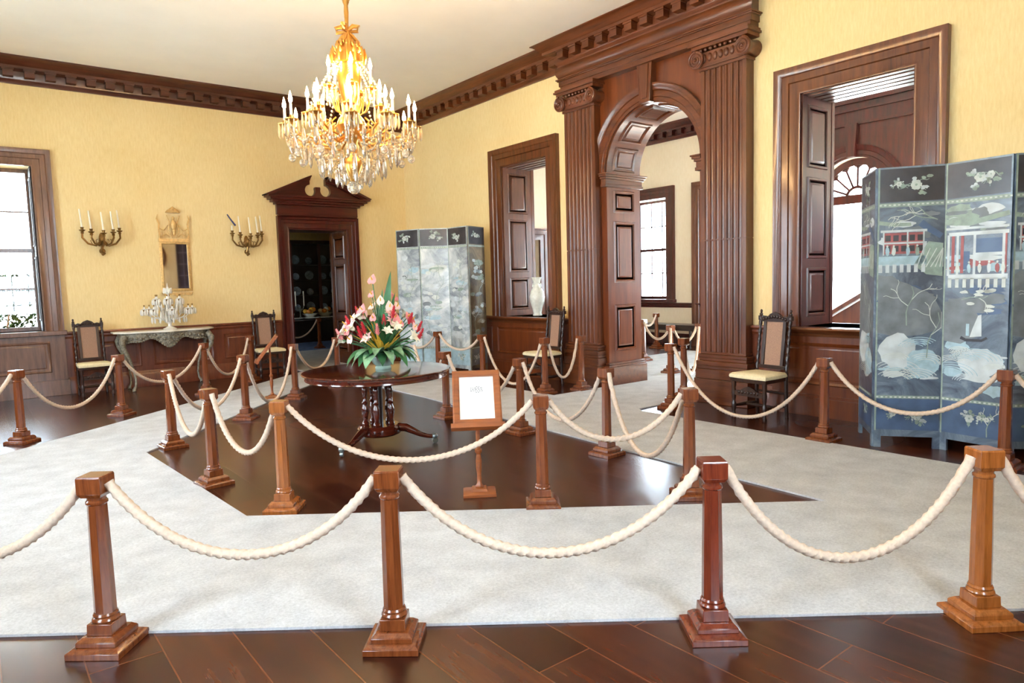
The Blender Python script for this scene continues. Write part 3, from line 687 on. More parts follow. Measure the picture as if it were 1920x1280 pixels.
POSTS = {
 # name: (x, y, rotation, label, group)
 'P0': (-7.88,-8.49,-40,'wooden rope post nearest the left wall, beyond the front row','front rope posts'),
 'P1': (-6.90,-9.30,-40,'large wooden rope post at the left end of the front row, rope leaving frame','front rope posts'),
 'P2': (-5.92,-10.11,-40,'wooden rope post in the front row directly before the round table','front rope posts'),
 'P3': (-4.83,-10.96,-38,'large reddish rope post standing third in the front row, right of centre','front rope posts'),
 'P4': (-3.85,-11.66,-36,'honey-coloured rope post at the right end of the front row','front rope posts'),
 'I1': (-5.77,-5.27,4,'rope post at the far left corner of the bare floor around the table','inner rope posts'),
 'I2': (-5.83,-6.96,8,'inner rope post on the left edge of the bare floor, second from the left','inner rope posts'),
 'I3': (-5.63,-7.98,-38,'inner rope post at the near left corner of the bare floor','inner rope posts'),
 'I4': (-4.25,-9.16,-38,'inner rope post directly right of the framed sign','inner rope posts'),
 'I5': (-3.35,-9.71,-38,'inner rope post at the near right end of the bare floor','inner rope posts'),
 'I6': (-2.92,-8.49,2,'inner rope post on the right carpet edge, between the framed sign and the arch','inner rope posts'),
 'I7': (-2.91,-7.27,2,'inner rope post just behind the right side of the framed sign','inner rope posts'),
 'I8': (-3.00,-6.01,2,'inner rope post just behind the right rim of the round table','inner rope posts'),
 'I9': (-4.75,-4.30,45,'inner rope post between the console table and the round table','inner rope posts'),
 'I10': (-3.75,-3.27,45,'inner rope post next to the side-on tilted sign','inner rope posts'),
 'I11': (-2.82,-2.62,40,'inner rope post before the pedimented doorway, left of the flowers','inner rope posts'),
 'O1': (-6.93,-3.85,42,'rope post farthest left, on the dark floor below the window','outer rope posts'),
 'O2': (-5.84,-2.82,42,'rope post in front of the left end of the console table','outer rope posts'),
 'O3': (-4.56,-1.80,42,'rope post in front of the right end of the console table','outer rope posts'),
 'O4': (-3.60,-.90,42,'rope post in front of the chair beside the pedimented doorway','outer rope posts'),
 'O6': (-1.24,-3.05,0,'rope post in front of the middle of the pale folding screen','outer rope posts'),
 'O7': (-1.21,-4.26,0,'rope post just above the framed sign, by the end of the pale screen','outer rope posts'),
 'O8': (-1.08,-5.55,0,'rope post in front of the chair left of the arch','outer rope posts'),
 'O9': (-.55,-5.72,0,'rope post against the left pilaster plinth of the arch','outer rope posts'),
 'A1': (-.80,-7.50,0,'rope post on bare floor at the right foot of the arch','outer rope posts'),
 'A3': (-.12,-7.16,0,'rope post standing inside the arch beside its right jamb','outer rope posts'),
 'O11': (-1.12,-9.53,0,'rope post between the right chair and the blue-grey screen','outer rope posts'),
 'O12': (-1.04,-10.93,0,'rope post in front of the blue-grey folding screen','outer rope posts'),
 'A2': (1.60,-5.57,0,'rope post in the hall, directly behind the post at the arch','hall rope posts'),
 'A4': (2.12,-5.74,0,'rope post in the hall at the right edge of the arch view','hall rope posts'),
 'H1': (2.60,-4.13,0,'rope post in the hall at the left edge of the arch view','hall rope posts'),
 'H2': (4.66,-2.71,0,'farthest rope post in the hall, below the bright window','hall rope posts'),
 'D1': (-.32,4.06,0,'rope post in the dining room beyond the pedimented doorway','dining room rope posts'),
 'D2': (-1.6,3.6,0,'rope post beyond the doorway, left, behind its casing','dining room rope posts'),
}
first = True
CAR = {'I1','I2','I3','I4','I5','I6','I7','I8','I9','I10','I11'}
for k, (x, y, a, lab, grp) in POSTS.items():
    if first:
        post0.location = (x,y,0); post0.rotation_euler = (0,0,D(a)); post0['label'] = lab; post0['group'] = grp; first = False
    else: dup(post0, (x,y,.0125 if k in ('A2','A4','H1') else 0), D(a), lab, grp)
W_HONEY = wood('honey_post_wood', lin(118,62,22), lin(170,100,46), .22, 2, 14, .5)
W_REDP = wood('red_post_wood', lin(80,26,14), lin(120,50,28), .22, 2, 14, .5)
for o in [o for o in COL.objects if o.get('category') == 'post']:
    m = W_HONEY if ('honey' in o['label'] or 'near left corner' in o['label']) else W_REDP if 'reddish' in o['label'] else None
    if m:
        for c in o.children: c.material_slots[0].link = 'OBJECT'; c.material_slots[0].material = m
def rope(a, b, zm, lab, grp, r=.019, ax=None, bx=None):
    A = Vector(POSTS[a][:2]) if isinstance(a, str) else Vector(a); B = Vector(POSTS[b][:2]) if isinstance(b, str) else Vector(b)
    d = (B-A).normalized(); A = A+d*.056; B = B-d*.056
    L = (B-A).length; n = max(30, int(L*75)); z0 = .738
    k = 2.2; pts = []
    for i in range(n+1):
        t = i/n; s = 2*t-1
        c = (math.cosh(k*s)-1)/(math.cosh(k)-1)*.55+.45*s*s
        p = A.lerp(B, t); pts.append((p.x, p.y, zm+(z0-zm)*c))
    far = (Vector(pts[n//2])-Vector((-7.27,-12.7,1.5))).length
    mb = MB(); nn = 15 if far < 6 else 9
    mb.tube(pts, r, nn, lobes=3, twist=52, amp=.2)
    return tag(mb.obj('rope', M_ROPE), lab, 'rope', grp)
G1, G2, G3 = 'ropes of the front row', 'ropes around the round table', 'ropes along the walls'
rope('P0','P1',.40,'thick cream rope hanging off the left frame edge from the front row',G1,.021)
rope('P1','P2',.406,'thick cream rope between the two left posts of the front row',G1,.021)
rope('P2','P3',.382,'thick cream rope in front of the round table at centre front',G1,.021)
rope('P3','P4',.312,'thick twisted rope between the two right posts of the front row',G1,.021)
rope('I1','I2',.278,'cream rope looping along the left edge of the bare floor',G2)
rope('I2','I3',.336,'short deep cream rope loop at the near left corner of the bare floor',G2)
rope('I3','I4',.34,'wide cream rope sagging in front of the round table and sign',G2)
rope('I4','I5',.442,'shallow rope from the post right of the sign to the near right post',G2)
rope('I5','I6',.15,'deep rope loop over the carpet edge at right of the bare floor',G2)
rope('I6','I7',.226,'rope sagging over the right carpet edge behind the sign post',G2)
rope('I7','I8',.3,'rope passing behind the framed sign',G2)
rope('I8',(-2.6,-4.6),.42,'rope running from behind the table rim up behind the flowers',G2)
rope('I1','I9',.262,'rope along the left diagonal edge, in front of the console table',G2)
rope('I9','I10',.092,'deep rope loop leading up to the side-on sign',G2)
rope('I10','I11',.36,'rope crossing low in front of the pedimented doorway',G2)
rope((-8.3,-4.9),'O1',.3,'rope leaving the left frame edge on the dark floor by the window',G3)
rope('O1','O2',.25,'rope in front of the chair under the window',G3)
rope('O2','O3',.322,'rope crossing in front of the silvered console table',G3)
rope('O3','O4',.218,'rope between the console table and the doorway chair',G3)
rope((-1.27,-1.75),'O6',.47,'rope before the left panels of the pale screen',G3)
rope('O6','O7',.51,'shallow rope before the right panels of the pale screen',G3)
rope('O7','O8',.08,'deep rope loop right of the pale screen, behind the sign',G3)
rope('O8','O9',.206,'rope loop in front of the left pilaster of the arch',G3)
rope('A1','O11',.072,'long rope sagging in front of the right chair',G3)
rope('O11','O12',.348,'rope sagging across the blue-grey screen',G3)
rope('O12',(-1.0,-12.4),.36,'rope leaving the right frame edge before the blue-grey screen',G3)
rope('P4',(-3.1,-12.75),.25,'dark end of rope dropping from the right end post out of frame',G1,.021)
rope('A1','A2',.3,'rope hanging into the arch from the post at its right foot',G3)
rope('A3','A4',.16,'rope hanging from the post inside the arch jamb',G3)
rope('H1','H2',.6,'rope between the two left posts in the hall',G3)
rope('H1','A2',.5,'rope in the hall running toward the arch',G3)
rope('A2','A4',.5,'short rope between the two right hall posts',G3)
rope('D2','D1',.34,'rope across the dining room, seen through the doorway',G3)

# ------------------------------------------------------------------ round table
tb = thing('round_table', 'large round dark mahogany pedestal table under the chandelier', 'table', (-4.2,-6.66,0))
mb = MB(); mb.lathe([(.0,.722),(.69,.722),(.705,.724),(.712,.732),(.705,.74),(.69,.742),(0,.742)], 64); mb.obj('tabletop', W_TABLE, tb)
mb = MB(); mb.lathe([(.665,.672),(.675,.668),(.682,.674),(.678,.69),(.682,.722),(.6,.722),(.6,.672)], 64); mb.obj('apron', W_TABLE, tb)
mb = MB(); mb.lathe([(.0,.63),(.2,.63),(.24,.66),(.24,.7),(0,.7)], 24); mb.obj('block', W_TABLE, tb)
for k in range(5):
    a = 2*PI*k/5+.3; c = (.13*math.cos(a), .13*math.sin(a), 0)
    mb = MB(); mb.lathe([(.028,.2),(.036,.22),(.03,.235),(.02,.25),(.026,.29),(.036,.33),(.034,.37),(.02,.41),(.03,.425),(.02,.44),(.024,.5),(.03,.55),(.02,.58),(.034,.6),(.034,.635)], 14, c); mb.obj('column', W_TABLE, tb)
mb = MB(); mb.lathe([(.04,.2),(.045,.63)], 14); mb.obj('column', W_BLACK, tb)
mb = MB(); mb.lathe([(.0,.1),(.17,.1),(.205,.115),(.215,.13),(.215,.175),(.2,.19),(.19,.205),(0,.205)], 28); mb.obj('base', W_TABLE, tb)
for a in (D(203), D(321), D(82)):
    c, s = math.cos(a), math.sin(a)
    pr = [(.14,.15,.04),(.2,.17,.044),(.26,.165,.042),(.33,.13,.034),(.4,.095,.026),(.47,.075,.022),(.53,.07,.02)]
    mb = MB(); mb.tube([(r*c,r*s,z) for r, z, w in pr], [w for r, z, w in pr], 10); leg = mb.obj('leg', W_TABLE, tb)
    mb = MB(); mb.M = Matrix.Translation((.54*c,.54*s,0))@Matrix.Rotation(a+.5,4,'Z')
    mb.rings([[(.028*math.cos(2*PI*k/14),y,.03+.028*math.sin(2*PI*k/14)) for k in range(14)] for y in (-.014,.014)]); mb.ell((0,0,.072),.03,.03,.028,10,8); mb.obj('caster', M_STEEL, leg)
# ------------------------------------------------------------------ flowers
fa = thing('flower_arrangement', 'tropical flower arrangement in a celadon bowl on the round table', 'flowers', (-4.13,-6.66,.7425))
mb = MB(); mb.lathe([(0,0),(.075,0),(.08,.012),(.07,.03),(.1,.06),(.125,.1),(.125,.13),(.115,.15),(.122,.165),(.112,.165),(.1,.14),(0,.13)], 28); mb.obj('bowl', M_CELADON, fa)
mb = MB(); mb.ell((0,0,.16),.1,.1,.06,12,8); mb.obj('foam', M_LEAF, fa)
def leafmesh(mb, base, tip, w, bend=.1, n=8, side=None):
    A, B = Vector(base), Vector(tip); d = B-A; sd = Vector(side) if side else d.cross(Vector((0,0,1)))
    if sd.length < 1e-4: sd = Vector((1,0,0))
    sd.normalize(); L = d.length; upv = sd.cross(d).normalized(); rg = []
    for i in range(n+1):
        t = i/n; p = A+d*t+upv*(bend*L*4*t*(1-t)); ww = w*math.sin(PI*min(1,(.06+t*.94)))**.8*(1-.25*t)
        rg.append([p-sd*ww+upv*ww*.25, p, p+sd*ww+upv*ww*.25, p-upv*.002])
    mb.rings(rg, cap=True)
# camera-right / camera-up frame is not used: plant spreads all round, bigger toward the viewer side
random.seed(4); RN = random.Random(5)
for k in range(34):   # low broad leaves
    a = 2*PI*k/34+RN.uniform(-.1,.1); r = RN.uniform(.22,.38); z = RN.uniform(.03,.26)
    mb = MB(); leafmesh(mb, (.06*math.cos(a),.06*math.sin(a),.16), (r*math.cos(a),r*math.sin(a),z), RN.uniform(.05,.085), .2)
    mb.obj('leaf', M_LEAF2 if k % 2 == 0 else M_LEAF, fa)
for k in range(40):   # upright leaves
    a = RN.uniform(0,2*PI); r = RN.uniform(.1,.28); z = RN.uniform(.32,.55)
    mb = MB(); leafmesh(mb, (.04*math.cos(a),.04*math.sin(a),.16), (r*math.cos(a),r*math.sin(a),z), RN.uniform(.02,.045), .06)
    mb.obj('leaf', M_LEAF, fa)
RT = Vector((.787,-.617,0)); FWD = Vector((.617,.787,0))     # table's left-right and near-far as the room is entered
def at(r, f, z): return RT*r+FWD*f+Vector((0,0,z))
for r, f, z, w in ((.11,.02,.95,.05),(.02,.02,.78,.03),(.14,.04,.74,.035),(-.03,.03,.66,.03)):
    mb = MB(); leafmesh(mb, (0,0,.16), at(r,f,z), w, .05 if r != .1 else -.08, 12, (.787,-.617,.12)); mb.obj('leaf', M_LEAF if z != .72 else M_TORCH, fa)
def stem(mb, p): mb.tube([(p.x*.1,p.y*.1,.15),(p.x*.5,p.y*.5,.15+(p.z-.15)*.55),tuple(p)], .005, 5)
def lily(p, m, s=.05):
    mb = MB(); mb.cur = 1; stem(mb, p); mb.cur = 0; out = Vector((p.x,p.y,p.z*.6-.02)).normalized()
    q = out.to_track_quat('Z','Y').to_matrix().to_4x4()
    mb.M = Matrix.Translation(p)@q
    for k in range(6):
        a = 2*PI*k/6; leafmesh(mb, (0,0,-.01), (s*1.2*math.cos(a),s*1.2*math.sin(a),s*.7), s*.42, .18, 5)
    mb.ell((0,0,.01),s*.3,s*.3,s*.35,8,6)
    mb.obj('blossom', [m, M_LEAF], fa)
def anthurium(p, m, s=.055):
    mb = MB(); mb.cur = 1; stem(mb, p); mb.cur = 0; out = (Vector((p.x,p.y,.12)) + Vector((-.1,-.16,0))).normalized()
    q = out.to_track_quat('Z','Y').to_matrix().to_4x4(); mb.M = Matrix.Translation(p)@q
    heart = [(0,-.5),(.35,-.62),(.62,-.3),(.6,.1),(.35,.55),(0,1.05),(-.35,.55),(-.6,.1),(-.62,-.3),(-.35,-.62)]
    mb.rings([[(x*s,y*s,.012*(1-.5*abs(y))) for x, y in heart],[(x*s*.6,y*s*.6,.002) for x, y in heart],[(x*s*.6,y*s*.6,-.002) for x, y in heart],[(x*s,y*s,.008*(1-.5*abs(y))) for x, y in heart]], closed=False)
    mb.cur = 2; mb.tube([(0,0,.0),(0,.01,.03),(0,.02,.05)], [.007,.006,.003], 6)
    mb.obj('blossom', [m, M_LEAF, M_YEL], fa)
def ginger(p, m, s=.1):
    mb = MB(); mb.cur = 1; stem(mb, p); mb.cur = 0
    d = Vector((p.x*.5,p.y*.5,.35)).normalized(); q = d.to_track_quat('Z','Y').to_matrix().to_4x4(); mb.M = Matrix.Translation(p)@q
    for j in range(6):
        for k in range(5):
            a = 2*PI*k/5+j*.6; z = s*j/6; r = .026*(1-j/7)
            leafmesh(mb, (r*.3*math.cos(a),r*.3*math.sin(a),z), (r*1.3*math.cos(a),r*1.3*math.sin(a),z+.04), .012, .1, 4)
    mb.obj('blossom', [m, M_LEAF], fa)
for r, f, z in ((-.18,-.1,.5),(-.0,-.02,.62),(.12,-.12,.44),(.08,-.15,.36),(-.33,-.1,.36),(-.1,-.17,.3),(.2,.1,.5),(-.05,.2,.52),(.05,.02,.55),(-.24,-.14,.4),(.16,-.16,.4),(.1,-.1,.52),(-.36,-.05,.28),(.3,-.1,.3)): lily(at(r,f,z), M_WHITE if RN.random() < .7 else M_PINKL, RN.uniform(.05,.075))
for r, f, z, m in ((-.15,-.02,.52,M_PINK),(-.2,.0,.56,M_PINK),(.16,-.02,.6,M_PINK),(.07,.03,.74,M_PINK),(-.09,.05,.72,M_PINK),(-.33,-.04,.44,M_PINK),(.33,-.08,.4,M_PINK),(.15,-.1,.5,M_PINK),(-.28,-.12,.3,M_PINK),(.06,.1,.62,M_PINK),(.28,.1,.46,M_RED),(-.1,.1,.6,M_PINK),(-.07,.0,.86,M_PINK),(-.16,-.08,.58,M_PINK),(.1,-.08,.6,M_PINK),(.2,-.12,.44,M_PINK),(-.25,-.08,.5,M_PINK),(.02,-.1,.66,M_PINK),(-.3,-.14,.38,M_PINK),(.26,-.02,.5,M_PINK),(-.05,-.14,.5,M_PINK),(.12,.1,.68,M_PINK)): anthurium(at(r,f,z), m if m is M_RED or RN.random() < .6 else M_PINKL, RN.uniform(.05,.075))
for r, f, z, m in ((-.28,-.08,.42,M_RED),(.05,-.14,.42,M_RED),(.27,-.04,.43,M_RED),(-.16,-.18,.32,M_RED),(.36,-.06,.28,M_RED),(.33,.1,.34,M_RED),(-.12,-.2,.36,M_RED),(.14,-.16,.5,M_RED),(-.22,.05,.5,M_RED),(.0,-.2,.34,M_PINK),(-.36,-.1,.3,M_PINK)): ginger(at(r,f,z), m)
for k in range(22):
    a = RN.uniform(0,2*PI); r = RN.uniform(.16,.32); mb = MB(); leafmesh(mb, (.05*math.cos(a),.05*math.sin(a),.16), (r*math.cos(a),r*math.sin(a),RN.uniform(.26,.5)), .022, .05, 6); mb.obj('bract', M_YEL, fa)

# ------------------------------------------------------------------ sign stands
def sign(loc, rz, lab, ink):
    r = thing('display_stand', lab, 'sign stand', loc, rz, 'display stands')
    mb = MB(); mb.frustum(.12,.12,0,.02,d0=.1,d1=.1); mb.frustum(.12,.1,.02,.03,d0=.1,d1=.08); mb.frustum(.06,.05,.03,.05); mb.obj('base', W_SIGN, r, bevel=.002)
    mb = MB(); mb.lathe([(.03,.05),(.032,.06),(.018,.08),(.016,.14),(.022,.2),(.024,.25),(.016,.3),(.026,.315),(.026,.335),(.016,.345),(.016,.62),(.01,.74)], 14); mb.obj('pole', W_SIGN, r)
    t = Matrix.Translation((0,-.03,.72))@Matrix.Rotation(D(-38),4,'X')
    mb = MB(); mb.M = t; mp = lambda u, v, h: (u,-h,v)
    mb.casing(mp, -.125,.125,-.175,.175, [(0,-.015),(0,.012),(.012,.02),(.04,.022),(.05,.014),(.05,-.015)], True); mb.prism([(-.19,-.25),(.19,-.25),(.19,-.215),(-.19,-.215)], mp, -.02, .035)
    fr = mb.obj('frame', W_SIGN, r)
    mb = MB(); mb.M = t; mb.prism([(-.13,-.18),(.13,-.18),(.13,.18),(-.13,.18)], mp, -.012, .002)
    if ink:
        mb.cur = 1
        q = RN
        for i in range(5):
            z = .09-.012*i; x = -.045
            while x < .04:
                w = q.uniform(.008,.02)
                if i in (1,2,3) or abs(x) < .02: mb.prism([(x,z),(x+w,z),(x+w,z+.007),(x,z+.007)], mp, .002, .0026)
                x += w+.005
    mb.obj('notice', [M_PAPERW, M_INKG], r); return r
sign((-4.41,-8.63,0), math.radians(-34), 'wooden stand holding a framed white notice tilted toward the viewer', True)
sign((-3.98,-2.98,0), math.radians(-109), 'wooden stand with its tilted board seen edge-on, by the far inner post', False)

# ------------------------------------------------------------------ folding screens
def stroke(mb, pts, w, h):
    n = len(pts); L = []; Rr = []
    for i in range(n):
        a = Vector(pts[max(0,i-1)]); b = Vector(pts[min(n-1,i+1)]); t = (b-a)
        if t.length < 1e-6: t = Vector((1,0))
        t.normalize(); nn = Vector((-t.y,t.x)); ww = w*(1-.35*i/n)/2; p = Vector(pts[i])
        L.append(p+nn*ww); Rr.append(p-nn*ww)
    vs = [(p.x,-h,p.y) for p in L]+[(p.x,-h,p.y) for p in Rr]
    mb.add(vs, [(i,i+1,n+i+1,n+i) for i in range(n-1)])
def blob(mb, cx, cz, rx, rz, rnd, h, n=16, j=.25):
    ph = [rnd.uniform(1-j,1+j) for _ in range(n)]
    mb.add([(cx+rx*ph[k]*math.cos(2*PI*k/n),-h,cz+rz*ph[k]*math.sin(2*PI*k/n)) for k in range(n)], [tuple(range(n))])
def clipx(x, w): return max(-w, min(w, x))
def flower_spray(mb, cx, cz, s, rnd, h, mcols=(1,2)):
    for k in range(5):
        a = rnd.uniform(0,2*PI); l = s*rnd.uniform(.5,1.0)
        mb.cur = 5; stroke(mb, [(cx+l*t/5*math.cos(a),cz+l*.7*t/5*math.sin(a)+.02*math.sin(t)) for t in range(6)], .006, h)
        mb.cur = mcols[k % len(mcols)]
        for q in range(3):
            blob(mb, cx+l*math.cos(a)*rnd.uniform(.5,1.1), cz+l*.7*math.sin(a)*rnd.uniform(.6,1.1), s*.12, s*.09, rnd, h+.0004, 9)
    mb.cur = 1
    for k in range(6):
        a = 2*PI*k/6; blob(mb, cx+s*.17*math.cos(a), cz+s*.17*math.sin(a), s*.14, s*.12, rnd, h+.0008, 9, .15)
    mb.cur = 5; blob(mb, cx, cz, s*.07, s*.07, rnd, h+.0012, 8)
def make_panel(w, H, rnd, motif, base, top=None):
    """panel mesh: x across, z up, front toward -y; slots: base, cream, pale blue, red, rock, sage, mist, black"""
    mb = MB(); hw = w/2-.004; t = .014
    mb.box(-hw,hw,-t,t,.14,H); mb.box(-hw,-hw+.055,-t,t,0,.14); mb.box(hw-.055,hw,-t,t,0,.14)
    mb.box(-hw+.055,hw-.055,-t,t,.1,.14)
    h = t+.0006; u = hw-.012
    zt, zb = H-.34, .49
    def quad(x0,x1,z0,z1,hh=h): mb.add([(x0,-hh,z0),(x1,-hh,z0),(x1,-hh,z1),(x0,-hh,z1)], [(0,1,2,3)])
    mb.cur = 7; quad(-u,u,zt+.045,H-.015)
    mb.cur = 2 if motif == 'pale' else 8 if motif != 'brown' else 4; quad(-u,u,.16,zb-.055)
    mb.cur = 5; quad(-u,u,zt,zt+.035,h+.0003); quad(-u,u,zb-.05,zb-.025,h+.0003)
    mb.cur = 1
    for k in range(14):
        for zz in (zt+.012, zb-.045): quad(-u+.036*k, -u+.036*k+.018, zz, zz+.012, h+.0005)
    mb.cur = 5; quad(-hw,-u+.002,.15,H,h+.0002)
    for zc, sc in ((zt+.19,.15),(.3,.12)):
        for q in range(3): flower_spray(mb, rnd.uniform(-.12,.12), zc+rnd.uniform(-.03,.03), sc*rnd.uniform(.4,.75) if q else sc, rnd, h+.0005+.0012*q, (1,5) if q % 2 else (5,6))
    h2 = h+.0008
    def waves(z0, z1, x0, x1, n, seed=0):
        r2 = random.Random(seed)
        for q in range(n):
            cx, cz = r2.uniform(x0,x1), r2.uniform(z0,z1); rr = r2.uniform(.08,.2); a0 = r2.uniform(0,.8)
            for e in range(4):
                r_ = rr*(1-.17*e); mb.cur = (1,2,6)[q % 3]
                stroke(mb, [(clipx(cx+r_*math.cos(a0+2.2*k/12),u),cz+r_*.6*math.sin(a0+2.2*k/12)) for k in range(13)], .007, h2+.0014+.00005*q)
    def branch(x, z, a, l, d=0):
        mb.cur = 1 if d else 5; pts = [(clipx(x+l*t/6*math.cos(a+.12*math.sin(t)),u), z+l*t/6*math.sin(a+.12*math.sin(t))) for t in range(7)]
        stroke(mb, pts, .009-.002*d, h2+.0022)
        if d < 2:
            for q in range(2): branch(pts[4-q][0], pts[4-q][1], a+rnd.choice((-1,1))*rnd.uniform(.4,.9), l*.6, d+1)
    def mist(n, z0, z1, cols):
        for q in range(n):
            mb.cur = cols[q % len(cols)]; cx = rnd.uniform(-u*.7,u*.7); blob(mb, cx, rnd.uniform(z0,z1), min(u-abs(cx), rnd.uniform(.05,.16)), rnd.uniform(.015,.05), rnd, h2-.0004+.00002*q, 16, .2)
    def folk(x, z, c):
        mb.cur = c; blob(mb, x, z, .016, .04, rnd, h2+.003, 9, .15); mb.cur = 1; blob(mb, x, z+.048, .009, .01, rnd, h2+.0032, 8, .05)
    if motif in ('rocks','court'):
        mist(10, 1.7, zt-.05, (4,6,5)); mist(8, .6, 1.0, (2,6,8))
        mb.cur = 4; pts = [(-u,1.02)]+[(-u+2*u*k/9, 1.52-.012*k*k*.3+rnd.uniform(-.03,.03)) for k in range(10)]+[(u,1.05),(u*.4,1.0),(-.1,.98)]
        mb.add([(x,-h2,z) for x, z in pts], [tuple(range(len(pts)))])
        mist(6, 1.05, 1.4, (4,4,8))
        mb.cur = 6; blob(mb, -u*.35, .86, u*.6, .15, rnd, h2+.0006, 20, .08); mb.cur = 2; blob(mb, u*.45, .75, u*.5, .13, rnd, h2+.0007, 20, .08)
        waves(.58,.92,-u*.8,u*.8,9,3)
        mb.cur = 2; quad(-u,u*.5,1.6,1.68,h2+.001); mb.cur = 6
        for k in range(7): quad(-u+.055*k,-u+.055*k+.03,1.54,1.61,h2+.0012)
        mb.cur = 5; mb.add([(x,-h2-.001,z) for x, z in ((u*.1,1.6),(u*.55,1.8),(u,1.78),(u,1.5),(u*.5,1.52))], [(0,1,2,3,4)])
        mb.cur = 1
        for q in range(8): stroke(mb, [(clipx(u*.2+.035*q,u),1.58),(clipx(u*.4+.05*q,u),1.74)], .008, h2+.0016)
        mb.cur = 3; quad(-u*.85,u*.4,1.7,1.88,h2+.001)
        mb.cur = 7
        for k in range(5): quad(-u*.8+.062*k,-u*.8+.062*k+.042,1.72,1.77,h2+.0015); quad(-u*.8+.062*k,-u*.8+.062*k+.042,1.81,1.86,h2+.0015)
        mb.cur = 6; quad(-u*.9,u*.5,1.785,1.8,h2+.0018); quad(-u*.95,u*.5,1.885,1.905,h2+.0018)
        for xx in (-u*.85,-u*.1,u*.4): quad(xx-.006,xx+.006,1.69,1.89,h2+.002)
        mb.cur = 8; stroke(mb, [(u*.3,1.96),(u*.6,1.9),(u*.95,1.84)], .06, h2+.0016); mb.cur = 5; stroke(mb, [(-u,1.97),(-u*.5,1.95),(0,1.95)], .035, h2+.0012)
        for x, c in ((-.18,2),(-.13,1),(-.02,2),(.05,5)): folk(x, 1.72, c)
        branch(-.02, 1.08, 1.5, .34); branch(.14, .8, 1.4, .4); branch(.2, 1.98, 2.6, .22); branch(.18, 1.99, 2.9, .3)
    elif motif == 'boat':
        mist(14, 1.85, zt-.04, (4,5,6)); mist(8, 1.2, 1.4, (8,4)); mist(8, .55, .95, (2,6))
        mb.cur = 4; pts = [(-u,.95),(-u,1.28),(-.1,1.3),(.0,1.22),(.06,1.12),(.03,1.0),(-.1,.93)]; mb.add([(x,-h2,z) for x, z in pts], [tuple(range(len(pts)))])
        mb.cur = 6; quad(-u*.9,u,1.83,1.86,h2+.001); quad(-u,u,1.88,1.9,h2+.001); mb.cur = 5; stroke(mb, [(-u,1.95),(-.05,1.93),(u,1.99)], .05, h2+.0008)
        mb.cur = 8; quad(-u*.1,u*.8,1.68,1.8,h2+.0008); quad(-u*.4,-u*.2,1.55,1.7,h2+.0008)
        mb.cur = 3
        for xx in (-u*.75,-u*.45,u*.9): quad(xx-.012,xx+.012,1.52,1.83,h2+.0012)
        mb.cur = 6
        for xx in (-u*.9,-u*.6,-u*.05,u*.85): quad(xx-.01,xx+.01,1.5,1.84,h2+.0013)
        quad(-u*.1,u*.9,1.66,1.685,h2+.0014); quad(-u*.9,u,1.47,1.51,h2+.0014); mb.cur = 1
        for k in range(8): quad(-u*.9+.058*k,-u*.9+.058*k+.028,1.4,1.48,h2+.0014)
        mist(8, 1.52, 1.66, (6,2,3))
        for x, c in ((-.14,1),(-.05,2),(.03,1),(.1,6),(.16,3),(.2,1)): folk(x, 1.56, c)
        for q in range(9): mb.cur = 1; cx = rnd.uniform(-.1,u*.8); blob(mb, cx, rnd.uniform(1.18,1.38), min(.035,u-abs(cx)), .014, rnd, h2+.001, 9)
        mb.cur = 6; mb.add([(x,-h2-.002,z) for x, z in ((-.03,.99),(-.01,1.06),(.03,1.17),(.055,1.18),(.06,1.0))], [(0,1,2,3,4)]); mb.cur = 2; quad(-.06,-.035,1.0,1.1,h2+.002)
        mb.cur = 7; stroke(mb, [(-.1,.985),(-.06,.965),(.06,.965),(.1,.99)], .026, h2+.0024)
        mb.cur = 6; blob(mb, .05, .78, u*.72, .12, rnd, h2+.0006, 20, .08); waves(.58,.86,-u*.8,u*.8,12,8); branch(.12,.17,1.5,.2); branch(-.1,1.3,.2,.2)
    else:
        mist(18 if motif == 'pale' else 8, .62, zt-.06, (6,1,6,2,4,5) if motif == 'pale' else (5,4,5)); waves(.6,zt-.4,-u*.7,u*.7,6,int(w*1000)); branch(0, 1.2, 1.3, .5); branch(-.1, .7, 1.7, .4); branch(.12, 1.6, 1.9, .3)
        for q in range(14): mb.cur = (1,6)[q % 2]; cx = rnd.uniform(-u*.7,u*.7); blob(mb, cx, rnd.uniform(.7,zt-.2), min(.05,u-abs(cx)), .03, rnd, h2+.001, 9)
    mb.cur = 0
    return mb
def screen(name, lab, pts, H, motifs, bases, seed):
    r = thing(name, lab, 'folding screen', (pts[0][0],pts[0][1],.0145 if seed == 3 else 0), 0)
    rnd = random.Random(seed)
    for i in range(len(pts)-1):
        a, b = Vector(pts[i]), Vector(pts[i+1]); w = (b-a).length; m = (a+b)/2-Vector(pts[0]); ang = math.atan2(b.y-a.y, b.x-a.x)
        mb = make_panel(w, H, rnd, motifs[i], None)
        mb.obj('panel', [bases[i],M_IN1,M_IN2,M_IN3,M_IN4,M_IN5,M_IN6,M_LACQD,M_INB], r, (m.x,m.y,0), (0,0,ang), smooth=0)
    return r
screen('folding_screen', 'pale lacquer folding screen with painted-in window sheen before the far corner', [(-1.34,-1.98),(-1.165,-2.45),(-.79,-2.78),(-.74,-3.278),(-.275,-3.09)], 2.48, ['pale','pale','pale','brown'], [M_LACQL,M_LACQL,M_LACQL,M_LACQB], 3)
screen('folding_screen', 'tall blue-grey lacquer screen with pavilions and waves, right edge', [(-.52,-9.58),(-1.02,-9.93),(-.72,-10.36),(-.78,-10.86),(-.42,-11.22),(-.6,-11.72),(-.2,-12.05)], 2.44, ['court','rocks','boat','court','rocks','boat'], [M_LACQ]*6, 9)

